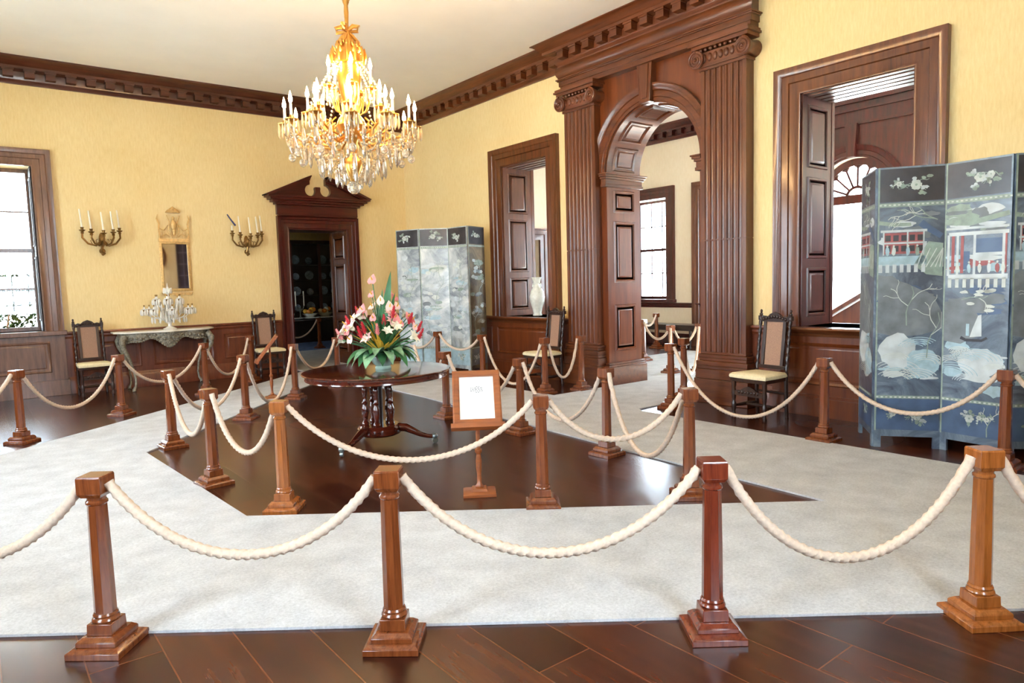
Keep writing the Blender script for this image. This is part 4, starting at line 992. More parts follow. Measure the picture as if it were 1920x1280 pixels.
# ------------------------------------------------------------------ chairs
def make_chair():
    r = thing('side_chair', None, 'chair', (0,0,0), 0, 'carved high-backed chairs')
    mb = MB()   # cushion, front toward -y
    def seatring(z, k): return [(x*k,y*k,z) for x, y in ((-.235,-.22),(-.1,-.235),(.1,-.235),(.235,-.22),(.225,0),(.2,.19),(0,.2),(-.2,.19),(-.225,0))]
    mb.rings([seatring(.445,1),seatring(.46,1.02),seatring(.48,1.0),seatring(.497,.9),seatring(.503,.6)]); mb.obj('seat', M_SEAT, r)
    mb = MB(); mb.rings([seatring(.405,.97),seatring(.445,.99)]); mb.obj('seat_rail', W_CHAIR, r)
    for s in (-1, 1):
        mb = MB(); mb.lathe([(.022,0),(.028,.02),(.02,.05),(.016,.07),(.026,.1),(.026,.16),(.016,.18),(.022,.22),(.028,.28),(.018,.33),(.026,.35),(.026,.41)], 12, (s*.2,-.19,0)); mb.obj('leg', W_CHAIR, r)
        mb = MB(); mb.tube([(s*.19,.2,0),(s*.19,.185,.2),(s*.19,.18,.45)], .021, 8); mb.obj('leg', W_CHAIR, r)
        pts = [(s*.19,.18+.075*(k/30),.44+.66*k/30) for k in range(31)]
        mb = MB(); mb.tube(pts, .017, 10, lobes=2, twist=34, amp=.28)
        mb.ell((s*.19,.257,1.115),.02,.02,.02); mb.ell((s*.19,.26,1.15),.014,.014,.02); mb.box(s*.19-.022,s*.19+.022,.235,.277,1.05,1.1)
        mb.obj('back_post', W_CHAIR, r)
        mb = MB(); q = s*.125
        mb.rings([[(q-.02,y-.012,z),(q+.02,y-.012,z),(q+.02,y+.012,z),(q-.02,y+.012,z)] for y, z in ((.192,.545),(.252,1.045))]); mb.obj('back_frame', W_CHAIR, r, bevel=.004)
    mb = MB(); mb.add([(-.11,.197,.55),(.11,.197,.55),(.11,.25,1.04),(-.11,.25,1.04),(-.11,.203,.55),(.11,.203,.55),(.11,.256,1.04),(-.11,.256,1.04)],[(0,1,2,3),(4,7,6,5),(0,4,5,1),(1,5,6,2),(2,6,7,3),(3,7,4,0)]); mb.obj('cane_back', M_CANE, r, smooth=0)
    mb = MB()
    mb.box(-.17,.17,.18,.205,.52,.56); mb.obj('lower_rail', W_CHAIR, r, bevel=.003); mb = MB()
    cr = [(-.17,1.035),(.17,1.035),(.17,1.08),(.13,1.1),(.09,1.09),(.06,1.12),(0,1.145),(-.06,1.12),(-.09,1.09),(-.13,1.1),(-.17,1.08)]
    mb.prism(cr, lambda u,v,h: (u,.262-h,v), 0, .026)
    for k in range(9):
        u = -.14+.035*k; mb.ell((u,.234,1.07+.02*math.cos(u*14)),.016,.012,.018,8,6)
    mb.obj('crest_rail', W_CHAIR, r)
    mb = MB()
    for s in (-1, 1): mb.tube([(s*.2,-.19,.13),(s*.195,0,.13),(s*.19,.19,.13)], [.014,.02,.014], 8, lobes=2, twist=40, amp=.2)
    mb.tube([(-.195,0,.13),(0,0,.13),(.195,0,.13)], [.014,.02,.014], 8); mb.tube([(-.19,.19,.26),(.19,.19,.26)], .014, 8); mb.obj('stretcher', W_CHAIR, r)
    mb = MB(); fs = [(-.185,.25),(.185,.25),(.185,.3),(.1,.315),(.05,.345),(0,.36),(-.05,.345),(-.1,.315),(-.185,.3)]
    mb.prism(fs, lambda u,v,h: (u,-.19+h,v), -.011, .011)
    for k in range(7): mb.ell((-.12+.04*k,-.203,.29),.015,.01,.018,8,6)
    mb.obj('front_stretcher', W_CHAIR, r); return r
ch = make_chair()
ch.location = (-5.82,-.42,0); ch.rotation_euler = (0,0,D(3)); ch['label'] = 'dark carved chair with cream seat between the window and console table'
dup(ch, (-3.12,-.4,0), D(-4), 'dark carved chair with cream seat left of the pedimented doorway')
dup(ch, (-.5,-4.86,0), D(-93), 'dark cane-backed chair left of the arch, beside the left pilaster')
dup(ch, (-.55,-8.52,0), D(-96), 'dark cane-backed chair right of the arch, beside the right pilaster')

# ------------------------------------------------------------------ console table with candelabrum
ct = thing('console_table', 'silvered carved console table with white marble top against the far wall', 'table', (-4.77,-.075,0))
def serp(k, n=24):
    out = []
    for i in range(n+1):
        t = i/n; x = -.75+1.5*t; e = abs(2*t-1)
        y = -.5-.06*math.cos(PI*(2*t-1))-.03*math.cos(3*PI*(2*t-1))+.12*max(0,e-.8)*5*e
        out.append((x*k, y*k))
    return out
edge = serp(1)
mb = MB(); ply = [(-.75,0)]+edge+[(.75,0)]
mb.prism(ply, lambda u,v,h: (u,v,h), .905, .935); mb.obj('marble_top', M_MARBLE, ct, bevel=.006)
mb = MB(); n = 40; top = []; bot = []
for i in range(n+1):
    t = i/n; x = -.66+1.32*t; e = 2*t-1; y = -.47-.05*math.cos(PI*e)-.025*math.cos(3*PI*e)+.1*max(0,abs(e)-.8)*5*abs(e)
    zb = .79-.1*math.exp(-(e/.25)**2)-.05*math.cos(PI*e*3)*.6-.08*math.exp(-((abs(e)-.95)/.12)**2)
    top.append((x,y,.905)); bot.append((x,y,zb))
mb.rings([top, bot, [(p[0],p[1]+.03,p[2]) for p in bot], [(p[0],p[1]+.03,p[2]) for p in top]], loop=False, closed=True)
for i in range(1, n):
    p, q = Vector(top[i]), Vector(bot[i]); mb.ell(tuple(q+Vector((0,-.006,.012))),.022,.02,.018,8,6)
    if i % 2 == 0: mb.ell(tuple((p+q)/2+Vector((0,-.008,RN.uniform(-.02,.02)))),.026,.024,.024,8,6)
for s in range(14):
    x = RN.uniform(-.3,.3); i = int((x+.66)/1.32*n); p = Vector(bot[i]); z = RN.uniform(p.z+.02,.88)
    sp = [(x+.035*math.cos(k*.5)*(1-k/18), p.y-.016, z+.03*math.sin(k*.5)*(1-k/18)) for k in range(16)]; mb.tube(sp, .011, 5)
for s in (-1, 1):
    mb.box(min(s*.66,s*.63),max(s*.66,s*.63),-.36,0,.8,.905)
mb.obj('apron', M_CARVED, ct)
for s in (-1, 1):
    for y0, y1, f in ((-.4,-.5,1), (-.04,-.08,.9)):
        pr = [(.62,y0,.86,.045),(.66,y0-.04*f,.78,.05),(.65,y0-.06*f,.68,.038),(.58,y0-.05*f,.52,.024),(.53,y0-.03*f,.34,.018),(.51,y1+.02,.18,.016),(.52,y1,.08,.019),(.55,y1-.01,.03,.026),(.55,y1-.02,.0,.03)]
        mb = MB(); mb.tube([(s*x,y,z) for x, y, z, w in pr], [w for *_, w in pr], 10); mb.ell((s*.66,y0-.08*f,.77),.04,.03,.06)
        for k in range(5): mb.ell((s*(.66-.015*k),y0-.085*f+.006*k,.75-.05*k),.02,.015,.025,8,6)
        mb.obj('leg', M_CARVED, ct)
def crystal_drop(mb, p, L, r=.008):
    x, y, z = p; mb.lathe([(.001,0),(r*.5,-L*.1),(r,-L*.55),(r*.8,-L*.8),(.001,-L)], 6, (x,y,z))
gi = thing('candelabrum', 'branching crystal candelabrum with white drops on the marble console table', 'candelabrum', (-4.7,-.37,.9355))
mb = MB(); mb.lathe([(.0,0),(.1,0),(.105,.015),(.07,.03),(.03,.05),(.025,.09),(.05,.12),(.035,.16),(.02,.2),(.04,.24),(.05,.27),(.025,.31),(.02,.38),(.04,.42),(.05,.45),(.02,.5),(.015,.55),(.03,.6),(.035,.64),(.01,.7),(.001,.76)], 14); mb.obj('stem', M_CRYSW, gi)
for tier, (n, R0, z0) in enumerate(((8,.36,.3),(6,.2,.46))):
    for k in range(n):
        a = 2*PI*k/n+tier*.3; c, s = math.cos(a), math.sin(a); sy = .72
        P = [(.03,z0-.08),(R0*.35,z0-.13),(R0*.7,z0-.1),(R0*.95,z0-.02),(R0,z0+.03)]
        mb = MB(); mb.tube([(r*c,r*s*sy,z) for r, z in P], .008, 7)
        mb.lathe([(.0,z0+.03),(.045,z0+.04),(.04,z0+.05),(.012,z0+.05),(.012,z0+.08)], 10, (R0*c,R0*s*sy,0))
        for q in range(8): crystal_drop(mb, (R0*c+.05*math.cos(q*PI/4),R0*s*sy+.05*math.sin(q*PI/4),z0+.035), .1, .016)
        am = mb.obj('arm', M_CRYSW, gi)
        mb = MB(); mb.ell((R0*c,R0*s*sy,z0+.018),.02,.02,.014,8,6); mb.lathe([(.011,z0+.08),(.013,z0+.1),(.01,z0+.11)], 8, (R0*c,R0*s*sy,0)); mb.obj('socket', M_BRASS, am)
mb = MB()
for k in range(16):
    a = 2*PI*k/16; crystal_drop(mb, (.06*math.cos(a),.06*math.sin(a),.68), .1, .014); crystal_drop(mb, (.12*math.cos(a+.2),.1*math.sin(a+.2),.3), .16, .018); crystal_drop(mb, (.2*math.cos(a+.1),.15*math.sin(a+.1),.42), .13, .016); crystal_drop(mb, (.26*math.cos(a+.1),.18*math.sin(a+.1),.2), .1, .014)
mb.obj('drops', M_CRYSW, gi)['kind'] = 'stuff'

# ------------------------------------------------------------------ wall mirror and sconces
wm = thing('wall_mirror', 'narrow gilt-framed wall mirror with open carved crest above the console table', 'mirror', (-4.47,0,1.56))
mp = lambda u, v, h: (u,-h,v)
mb = MB(); mb.casing(mp, -.19,.19,.04,.78,[(0,0),(0,.02),(.012,.035),(.035,.03),(.05,.02),(.05,0)],True)
mb.prism([(-.25,-.03),(.25,-.03),(.2,-.08),(.08,-.06),(0,-.1),(-.08,-.06),(-.2,-.08)], mp, 0, .03)
mb.obj('frame', M_GILTPALE, wm)
mb = MB(); mb.prism([(-.2,.03),(.2,.03),(.2,.79),(-.2,.79)], mp, .003, .012); mb.obj('glass', M_MIRROR, wm, smooth=0)
mb = MB()
mb.prism([(-.24,.82),(.24,.82),(.24,.87),(-.24,.87)], mp, 0, .045)
for s in (-1, 1):
    mb.tube([(s*.22,-.03,.87),(s*.23,-.03,1.0),(s*.22,-.03,1.12),(s*.25,-.03,1.2),(s*.23,-.03,1.27)], [.016,.01,.012,.014,.004], 7)
    mb.tube([(s*.22,-.03,1.04),(s*.15,-.03,1.0),(s*.1,-.03,1.08),(s*.05,-.03,1.12)], .009, 6)
    mb.tube([(s*.2,-.03,.9),(s*.12,-.03,.95),(s*.06,-.03,.9)], .009, 6)
    mb.tube([(s*.03,-.03,.88),(s*.08,-.03,1.0),(s*.06,-.03,1.15),(s*.1,-.03,1.26)], .01, 6)
    for k in range(4): mb.tube([(s*(.14+.03*k),-.03,.87),(s*(.14+.03*k),-.03,.99)], .004, 5)
mb.ell((0,-.05,1.1),.045,.03,.09); mb.ell((0,-.05,1.21),.026,.024,.03); mb.ell((0,-.05,.98),.03,.025,.06)
mb.lathe([(.12,1.3),(.1,1.33),(.05,1.37),(.02,1.39),(.001,1.41)], 14, (0,-.045,0), 1, .35)
mb.obj('crest', M_GILTPALE, wm)
def sconce(x, lab, broken):
    r = thing('wall_sconce', lab, 'wall light', (x,0,2.2), 0, 'candle sconces')
    mb = MB(); mb.M = Matrix.Translation((0,-.012,0))@Matrix.Rotation(PI/2,4,'X')
    mb.lathe([(0,0),(.05,0),(.04,.015),(.02,.03),(0,.03)], 14, (0,.2,0), .8, 2.2); mb.lathe([(0,0),(.045,0),(.03,.02),(0,.025)], 12, (0,.02,0))
    mb.M = None; mb.tube([(0,-.03,0),(.02,-.06,-.02),(-.02,-.08,.02),(.0,-.1,.12),(0,-.11,.22)], [.01,.02,.018,.022,.016], 8); mb.ell((0,-.1,.2),.04,.035,.05); mb.ell((0,-.05,-.02),.025,.025,.035); mb.obj('backplate', M_BRASS, r)
    for k, (ax, ay, az) in enumerate(((-.27,-.14,.33),(-.16,-.22,.3),(0,-.27,.28),(.14,-.22,.3),(.24,-.14,.33))):
        mb = MB(); mb.tube([(0,-.1,.2),(ax*.35,-.1+(ay+.1)*.4,.1),(ax*.75,-.1+(ay+.1)*.8,.13),(ax*1.02,ay,.22),(ax,ay,az)], .015, 7)
        mb.tube([(ax*.5,ay*.7,.11),(ax*.6,ay*.7,.18),(ax*.45,ay*.7,.2)], .007, 6)
        mb.lathe([(.014,-.05),(.026,-.035),(.016,-.02),(.04,.0),(.046,.01),(.02,.014),(.022,.04),(.028,.052)], 12, (ax,ay,az)); am = mb.obj('arm', M_BRASS, r)
        mb = MB()
        if broken and k == 0:
            mb.tube([(ax,ay,az+.05),(ax,ay,az+.14)], .013, 10); mb.obj('candle', M_WAX, am)
            mb = MB(); mb.tube([(ax+.06,ay,az+.14),(ax-.02,ay,az+.25),(ax-.07,ay,az+.33)], [.016,.012,.01], 10); mb.obj('candle', M_BLUE, am)['label'] = 'tilted dark blue candle'
        else:
            mb.tube([(ax,ay,az+.05),(ax-.02,ay,az+.33)], [.0135,.011], 10); mb.obj('candle', M_WAX, am)
sconce(-5.53, 'brass candle sconce left of the mirror with five white candles', False)
sconce(-3.28, 'brass candle sconce right of the mirror with a tilted blue candle', True)

# ------------------------------------------------------------------ chandelier
cd = thing('chandelier', 'large lit gilt and crystal chandelier hanging above the round table', 'chandelier', (-4.3,-6.56,0))
mb = MB(); mb.lathe([(.012,5.0),(.06,4.99),(.05,4.95),(.014,4.92),(.012,4.25),(.03,4.22),(.03,4.19),(.018,4.16),(.022,4.1),(.016,3.98),(.02,3.95)], 14)
for k in range(8): mb.tube([(.02*math.cos(PI*k/4),.02*math.sin(PI*k/4),4.2),(.05*math.cos(PI*k/4),.05*math.sin(PI*k/4),4.24),(.055*math.cos(PI*k/4),.055*math.sin(PI*k/4),4.3)], .007, 5)
mb.obj('stem', M_GOLD, cd)
mb = MB()
for k in range(4):   # ribbon bow
    a = PI/4+PI/2*k; c, s = math.cos(a), math.sin(a)
    mb.tube([(0,0,3.93),(.06*c,.06*s,3.97),(.11*c,.11*s,3.96),(.1*c,.1*s,3.92),(.02*c,.02*s,3.92)], [.014,.022,.022,.018,.012], 7)
    mb.tube([(0,0,3.92),(.05*c,.05*s,3.88),(.1*c,.1*s,3.82),(.12*c,.12*s,3.8)], [.012,.018,.018,.006], 7)
mb.obj('bow', M_GOLD, cd)
mb = MB(); mb.lathe([(.02,3.93),(.05,3.86),(.08,3.8),(.11,3.72),(.135,3.66),(.14,3.63),(.11,3.62),(.1,3.64),(.02,3.7)], 20)
for k in range(12):
    a = 2*PI*k/12; c, s = math.cos(a), math.sin(a); mb.tube([(.11*c,.11*s,3.72),(.15*c,.15*s,3.76),(.16*c,.16*s,3.7),(.15*c,.15*s,3.63)], [.012,.016,.014,.008], 6); mb.ell((.1*c,.1*s,3.8),.018,.018,.03,7,5)
mb.obj('crown', M_GOLD, cd)
mb = MB(); mb.lathe([(.03,3.64),(.1,3.62),(.11,3.5),(.09,3.36),(.06,3.25),(.07,3.18),(.12,3.12),(.14,3.06),(.1,2.98),(.05,2.9),(.04,2.8),(.08,2.74),(.09,2.68),(.05,2.6),(.03,2.54)], 20); mb.obj('body', M_GOLD, cd)
mb = MB(); mb.ell((0,0,2.49),.065,.065,.065,16,12); mb.lathe([(.05,2.6),(.02,2.56),(.04,2.55)], 12); mb.obj('finial', M_CRYS, cd)
def candle_arm(R0, a, z0, zs, H=.14):
    c, s = math.cos(a), math.sin(a)
    mb = MB(); P = [(.06,zs),(R0*.35,zs-.1),(R0*.7,zs-.06),(R0*.92,z0-.12),(R0,z0-.03)]
    mb.tube([(r*c,r*s,z) for r, z in P], .011, 7); mb.tube([(R0*.55*c,R0*.55*s,zs-.08),(R0*.6*c,R0*.6*s,zs+.02),(R0*.48*c,R0*.48*s,zs+.06)], .008, 6)
    mb.lathe([(.01,-.04),(.018,-.02),(.06,.0),(.062,.008),(.02,.012),(.016,.04)], 14, (R0*c,R0*s,z0)); am = mb.obj('arm', M_GOLD, cd)
    mb = MB(); mb.lathe([(.0125,.02),(.012,H)], 10, (R0*c,R0*s,z0)); mb.obj('candle', M_WAX, am)
    mb = MB(); mb.lathe([(.002,H),(.016,H+.02),(.019,H+.04),(.011,H+.075),(.001,H+.11)], 8, (R0*c,R0*s,z0)); mb.obj('flame', M_FLAME, am)
    mb = MB()
    for q in range(8):
        t = 2*PI*q/8; crystal_drop(mb, (R0*c+.058*math.cos(t),R0*s+.058*math.sin(t),z0+.0), .13, .013)
    mb.obj('bobeche_drops', M_CRYSB, am)
for k in range(12): candle_arm(.6, 2*PI*k/12+.08, 3.04+.02*(k % 2), 2.97)
for k in range(8): candle_arm(.39, 2*PI*k/8+.3, 3.17, 3.05)
for k in range(5): candle_arm(.2, 2*PI*k/5+.6, 3.4, 3.25, .17)
mb = MB()   # strands of beads, too many to count
def strand(a, b, sag, n):
    A, B = Vector(a), Vector(b)
    for i in range(n):
        t = (i+.5)/n; p = A.lerp(B, t); p.z -= sag*4*t*(1-t); mb.ell(tuple(p), .012, .012, .013, 6, 5)
for k in range(12):
    a, b = 2*PI*k/12+.08, 2*PI*(k+1)/12+.08
    strand((.6*math.cos(a),.6*math.sin(a),3.0),(.6*math.cos(b),.6*math.sin(b),3.0),.16,14)
    strand((.58*math.cos(a),.58*math.sin(a),3.03),(.3*math.cos(a),.3*math.sin(a),2.8),.08,14)
    strand((.3*math.cos(a),.3*math.sin(a),2.8),(.08*math.cos(a),.08*math.sin(a),2.56),.03,11)
    strand((.42*math.cos(a),.42*math.sin(a),3.15),(.13*math.cos(a),.13*math.sin(a),3.62),-.02,16)
    strand((.45*math.cos(a),.45*math.sin(a),2.95),(.45*math.cos(b),.45*math.sin(b),2.95),.14,10)
    strand((.3*math.cos(a),.3*math.sin(a),2.8),(.3*math.cos(b),.3*math.sin(b),2.8),.08,7)
o = mb.obj('bead_strands', M_CRYSB, cd); o['kind'] = 'stuff'
def pendant(R0, a, z, L, r):
    mb = MB(); mb.ell((R0*math.cos(a),R0*math.sin(a),z),.01,.01,.01,6,5); crystal_drop(mb, (R0*math.cos(a),R0*math.sin(a),z-.01), L, r); mb.obj('pendant', M_CRYS, cd, smooth=15)
for k in range(24): pendant(.55, 2*PI*k/24, 2.98, .17, .022)
for k in range(20): pendant(.43, 2*PI*k/20+.1, 2.88, .18, .022)
for k in range(16): pendant(.3, 2*PI*k/16, 2.78, .2, .022)
for k in range(10): pendant(.16, 2*PI*k/10, 2.68, .18, .02)
for k in range(12):
    a = 2*PI*k/12+.08; mb = MB(); mb.ell((.55*math.cos(a),.55*math.sin(a),2.76),.034,.034,.04,10,8); mb.tube([(.62*math.cos(a),.62*math.sin(a),3.02),(.55*math.cos(a),.55*math.sin(a),2.8)], .005, 5); mb.obj('crystal_ball', M_CRYS, cd)

# ------------------------------------------------------------------ vase on the sill of the left opening
vs = thing('vase', 'tall white porcelain vase on the sill of the opening left of the arch', 'vase', (.32,-3.77,OZ[0]+.001))
mb = MB(); mb.lathe([(0,0),(.075,0),(.08,.01),(.07,.04),(.085,.12),(.12,.24),(.13,.32),(.11,.41),(.075,.47),(.06,.52),(.062,.57),(.085,.63),(.09,.65),(.08,.65),(.055,.58),(.05,.5),(0,.45)], 28); mb.obj('body', M_PORC, vs)
for s in (-1, 1):
    mb = MB(); mb.tube([(0,s*.062,.55),(0,s*.1,.54),(0,s*.11,.5),(0,s*.09,.46)], .01, 7); mb.obj('handle', M_PORC, vs)

# ------------------------------------------------------------------ hall bench
hb = thing('bench', 'long dark wooden bench below the bright window in the hall', 'bench', (5.2,-2.9,0))
mb = MB(); mb.box(-.24,.24,-1.5,1.5,.46,.51); mb.obj('seat', W_BLACK, hb, bevel=.006)
mb = MB(); mb.box(-.2,.2,-1.42,1.42,.38,.46); mb.obj('apron', W_BLACK, hb)
for y in (-1.38,-.45,.45,1.38):
    for x in (-.18,.18):
        mb = MB(); mb.lathe([(.03,0),(.02,.04),(.028,.12),(.02,.2),(.03,.3),(.032,.39)], 10, (x,y,0)); mb.obj('leg', W_BLACK, hb)

# ------------------------------------------------------------------ dining room seen through the far door
cc = thing('china_cabinet', 'tall black china cabinet with plates beyond the pedimented doorway', 'cabinet', (.4,6.75,0))
mb = MB(); mb.box(-1.3,1.3,.16,.2,.1,2.8); mb.box(-1.3,-1.25,-.22,.16,.1,2.8); mb.box(1.25,1.3,-.22,.16,.1,2.8); mb.box(-1.34,1.34,-.26,.2,2.8,2.9); mb.box(-1.34,1.34,-.26,.2,0,.1); mb.box(-1.3,1.3,-.22,.16,.1,.85)
mb.obj('body', W_BLACK, cc, bevel=.005)
for z in (.85,1.3,1.75,2.2): 
    mb = MB(); mb.box(-1.25,1.25,-.18,.16,z,z+.03); mb.obj('shelf', W_BLACK, cc)
mb = MB(); 
for x in (-.42,.42): mb.box(x-.04,x+.04,-.22,-.17,.85,2.8)
mb.obj('mullion', W_DK, cc)
i = 0
PLAB = {0:'lowest',1:'second',2:'third',3:'top'}
for row, z in enumerate((.88,1.33,1.78,2.23)):
    for col, x in enumerate((-.95,-.62,-.2,.2,.62,.95)):
        rr = .13 if (row+col) % 2 else .1
        mb = MB(); mb.M = Matrix.Translation((.4+x,6.75+.06,z+rr+.002))@Matrix.Rotation(PI/2-.12,4,'X')
        mb.lathe([(0,-.008),(rr*.5,-.008),(rr,.012),(rr,.018),(rr*.55,0),(0,0)], 24)
        o = mb.obj('plate', M_CHINA); tag(o, '%s china plate on the %s shelf of the black cabinet' % (('far left','left','inner left','inner right','right','far right')[col], PLAB[row]), 'plate', 'plates in the china cabinet')
dt = thing('dining_table', 'dark dining table laid with white dishes beyond the doorway', 'table', (.1,5.05,.0125))
mb = MB(); mb.lathe([(0,.69),(1.28,.69),(1.3,.7),(1.3,.72),(1.28,.73),(0,.73)], 48, sx=1, sy=.5); mb.obj('tabletop', W_BLACK, dt)
for sx in (-1,1):
    for sy in (-1,1):
        mb = MB(); mb.lathe([(.03,0),(.025,.1),(.035,.4),(.045,.69)], 10, (sx*.85,sy*.33,0)); mb.obj('leg', W_BLACK, dt)
ca = thing('candelabrum', 'silver candelabrum with two white candles on the dining table', 'candelabrum', (-.44,4.95,.744))
mb = MB(); mb.lathe([(0,0),(.07,0),(.06,.02),(.02,.05),(.015,.15),(.03,.2),(.05,.25),(.03,.3)], 12); mb.tube([(-.11,0,.34),(-.07,0,.24),(0,0,.22),(.07,0,.24),(.11,0,.34)], .012, 7); mb.obj('stand', M_STEEL, ca)
for s in (-1, 1):
    mb = MB(); mb.tube([(s*.11,0,.34),(s*.11,0,.72)], .016, 8); mb.obj('candle', M_WAX, ca)
def dish(name, x, y, lab, m, prof, extra=None):
    r = thing(name, lab, 'dish' if name != 'flower_bowl' else 'flowers', (x,y,.744)); r.scale = (1.45,1.45,1.45)
    mb = MB(); mb.lathe(prof, 20); mb.obj('dish', M_PORC, r)
    if extra:
        for k in range(extra[1]):
            a = k*2.4; q = .02+.09*((k*7) % 10)/10; mb = MB(); mb.ell((q*math.cos(a),q*math.sin(a),.1+.03*(k % 3)),.045,.045,.04,10,8); mb.obj(extra[2], extra[0] if k % 2 else extra[3], r)
BOWL = [(0,0),(.05,0),(.09,.04),(.14,.09),(.13,.09),(.06,.04),(0,.03)]
TUR = [(0,0),(.06,0),(.05,.02),(.1,.06),(.11,.1),(.07,.14),(.02,.16),(.02,.18),(0,.19)]
dish('fruit_bowl', -.2, 4.9, 'white bowl of orange fruit in the middle of the dining table', None, BOWL, (M_ORANGE,9,'fruit',M_YEL))
dish('flower_bowl', .24, 4.95, 'low bowl of orange and white flowers at the right of the dining table', None, BOWL, (M_ORANGE,9,'blossom',M_WHITE))
dish('tureen', -.76, 4.95, 'white lidded tureen left of the candles on the dining table', None, TUR)
dish('plate', -.7, 4.66, 'white plate at the near left of the dining table', None, [(0,0),(.1,0),(.15,.02),(.15,.025),(.1,.01),(0,.008)])
dish('plate', -.3, 4.6, 'white plate near the middle front of the dining table', None, [(0,0),(.1,0),(.15,.02),(.15,.025),(.1,.01),(0,.008)])
dish('plate', .1, 4.6, 'white plate at the near right of the dining table', None, [(0,0),(.1,0),(.15,.02),(.15,.025),(.1,.01),(0,.008)])

# ------------------------------------------------------------------ features of the near wall that the mirror shows
mb = MB(); mb.casing(onN, -1.38, -1.04, .9, 3.3, [(o*.2,h) for o, h in KP], True)
mb.prism([(-1.38,.9),(-1.04,.9),(-1.04,3.3),(-1.38,3.3)], onN, 0, .01)
mb.cur = 1; mb.prism([(-1.22,.9),(-1.2,.9),(-1.2,3.3),(-1.22,3.3)], onN, .01, .03)
for k in range(1,6): mb.prism([(-1.38,.9+.4*k-.014),(-1.04,.9+.4*k-.014),(-1.04,.9+.4*k+.014),(-1.38,.9+.4*k+.014)], onN, .01, .03)
struct(mb, 'trim_22', [plain('dark_violet_pane', lin(58,50,64), .4), plain('grey_bar', lin(120,108,116), .5)])
mb = MB(); mb.rings([[onN(-2.35+(.5+o)*math.cos(PI*k/20-PI/2), 2.75+(.5+o)*math.sin(PI*k/20-PI/2), h) for o, h in ((0,0),(0,.05),(.09,.05),(.09,0))] for k in range(41)], closed=False); struct(mb, 'trim_23', W_V)

# ------------------------------------------------------------------ shrub outside the far window
def shrub(x, y, h, lab, seed, n=1700):
    r = thing('shrub', lab, 'shrub', (x,y,-.45)); rnd = random.Random(seed)
    mb = MB()
    for k in range(7):
        a = rnd.uniform(0,2*PI); mb.tube([(0,0,0),(.2*math.cos(a),.2*math.sin(a),h*.4),(.45*math.cos(a),.45*math.sin(a),h*.8)], [.03,.02,.008], 6)
    mb.obj('stem', W_WIN, r)
    mb = MB()
    for k in range(n):
        a = rnd.uniform(0,2*PI); q = rnd.random()**.5*.8; z = h*(.2+.8*rnd.random()); f = 1-.55*((z/h)-.4)**2
        p = Vector((q*f*math.cos(a),q*f*math.sin(a),z)); d = Vector((rnd.uniform(-1,1),rnd.uniform(-1,1),rnd.uniform(-.3,.9))).normalized()*rnd.uniform(.1,.2)
        leafmesh(mb, p, p+d, .035, .1, 3)
    mb.obj('foliage', M_BUSH, r)
shrub(-6.95,2.7,2.35,'green leafy shrub outside the window at far left',1)
shrub(-6.0,4.0,2.2,'smaller shrub farther out beyond the left window',2,700)

# ------------------------------------------------------------------ light
EXPO = 1.3; SKY = 13.0
w = bpy.data.worlds.new('sky'); S.world = w; w.use_nodes = True
bg = w.node_tree.nodes['Background']; bg.inputs[0].default_value = (.70,.86,1.0,1); bg.inputs[1].default_value = SKY
def portal_light(name, loc, rot, sx, sy):
    l = bpy.data.lights.new(name, 'AREA'); l.shape = 'RECTANGLE'; l.size = sx; l.size_y = sy; l.cycles.is_portal = True
    o = bpy.data.objects.new(name, l); COL.objects.link(o); o.location = loc; o.rotation_euler = rot
for a, b in WD: portal_light('daylight_opening', (-9.75,(a+b)/2,2.2), (0,-PI/2,0), 3.0, b-a)
portal_light('daylight_opening', ((WN[0]+WN[1])/2,-14.05,2.2), (PI/2,0,0), WN[1]-WN[0], 3.0)
portal_light('daylight_opening', ((WA[0]+WA[1])/2,.65,2.24), (-PI/2,0,0), WA[1]-WA[0], WA[3]-WA[2])
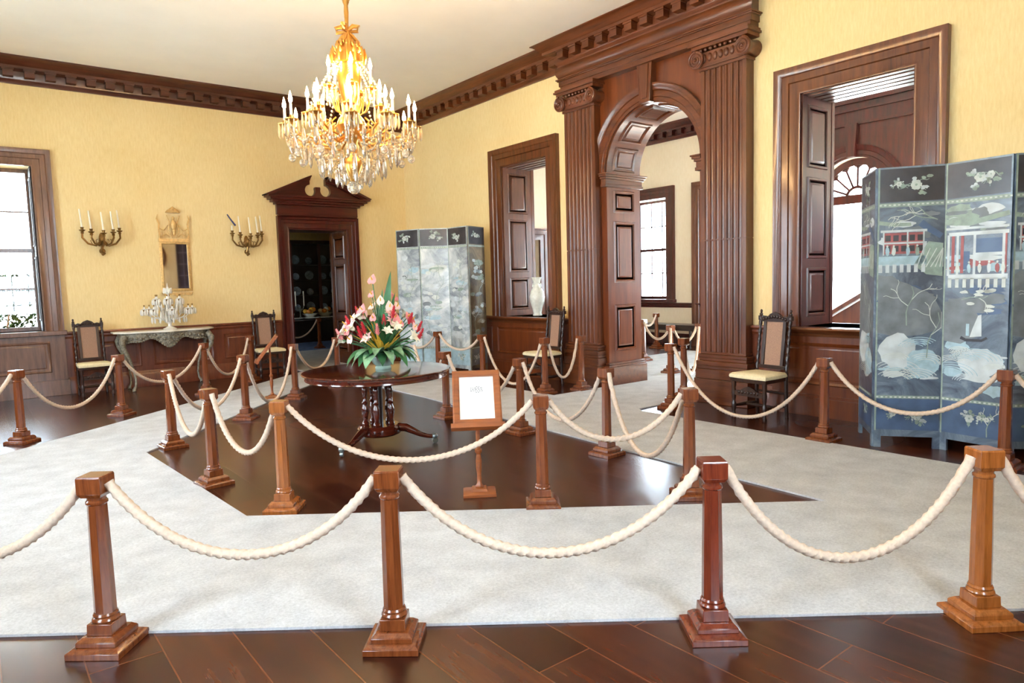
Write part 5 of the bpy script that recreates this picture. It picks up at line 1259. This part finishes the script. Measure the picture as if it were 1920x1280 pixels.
for a, b in FW: portal_light('daylight_opening', (6.05,(a+b)/2,2.2), (0,PI/2,0), 2.35, b-a)
portal_light('daylight_opening', (3.5,-14.05,2.25), (PI/2,0,0), 2.2, 3.3)  # portal of the added hall window
portal_light('daylight_opening', (-4.28,4.7,1.55), (0,-PI/2,0), 1.1, .8)  # portal of the added dining room window
portal_light('daylight_opening', (6.05,AC,1.8), (0,PI/2,0), 3.65, 1.44)
sl = bpy.data.lights.new('sun', 'SUN'); sl.energy = 40; sl.angle = D(1.5); sl.color = (1,.93,.78)
so = bpy.data.objects.new('sun', sl); COL.objects.link(so)
sd = Vector((-1,-.08,-.66)); so.rotation_euler = sd.to_track_quat('-Z','Y').to_euler()

# ------------------------------------------------------------------ camera
yaw, pitch, roll, f = 9.04891378e-01, -8.58966589e-02, -2.77112252e-02, 1.29211779e+03
fw = Vector((math.cos(yaw)*math.cos(pitch), math.sin(yaw)*math.cos(pitch), math.sin(pitch)))
r0 = Vector((math.sin(yaw), -math.cos(yaw), 0)); u0_ = r0.cross(fw)
rr = r0*math.cos(roll)+u0_*math.sin(roll); uu = -r0*math.sin(roll)+u0_*math.cos(roll)
cam = bpy.data.cameras.new('camera'); co_ = bpy.data.objects.new('camera', cam); COL.objects.link(co_)
m = Matrix((rr, uu, -fw)).transposed().to_4x4(); m.translation = Vector((-7.27388858,-12.7118305,1.55))
co_.matrix_world = m
cam.sensor_width = 36; cam.sensor_fit = 'HORIZONTAL'; cam.lens = f/1920*36; cam.clip_start = .05; cam.clip_end = 200
S.camera = co_
vs_ = S.view_settings; vs_.view_transform = 'Standard'; vs_.look = 'None'; vs_.gamma = 1; vs_.use_curve_mapping = False; vs_.exposure = EXPO
S.display_settings.display_device = 'sRGB'
S.cycles.use_denoising = True; S.cycles.max_bounces = 10; S.cycles.diffuse_bounces = 5; S.cycles.glossy_bounces = 4; S.cycles.transmission_bounces = 6; S.cycles.transparent_max_bounces = 8
S.cycles.caustics_reflective = False; S.cycles.caustics_refractive = False; S.cycles.sample_clamp_indirect = 8
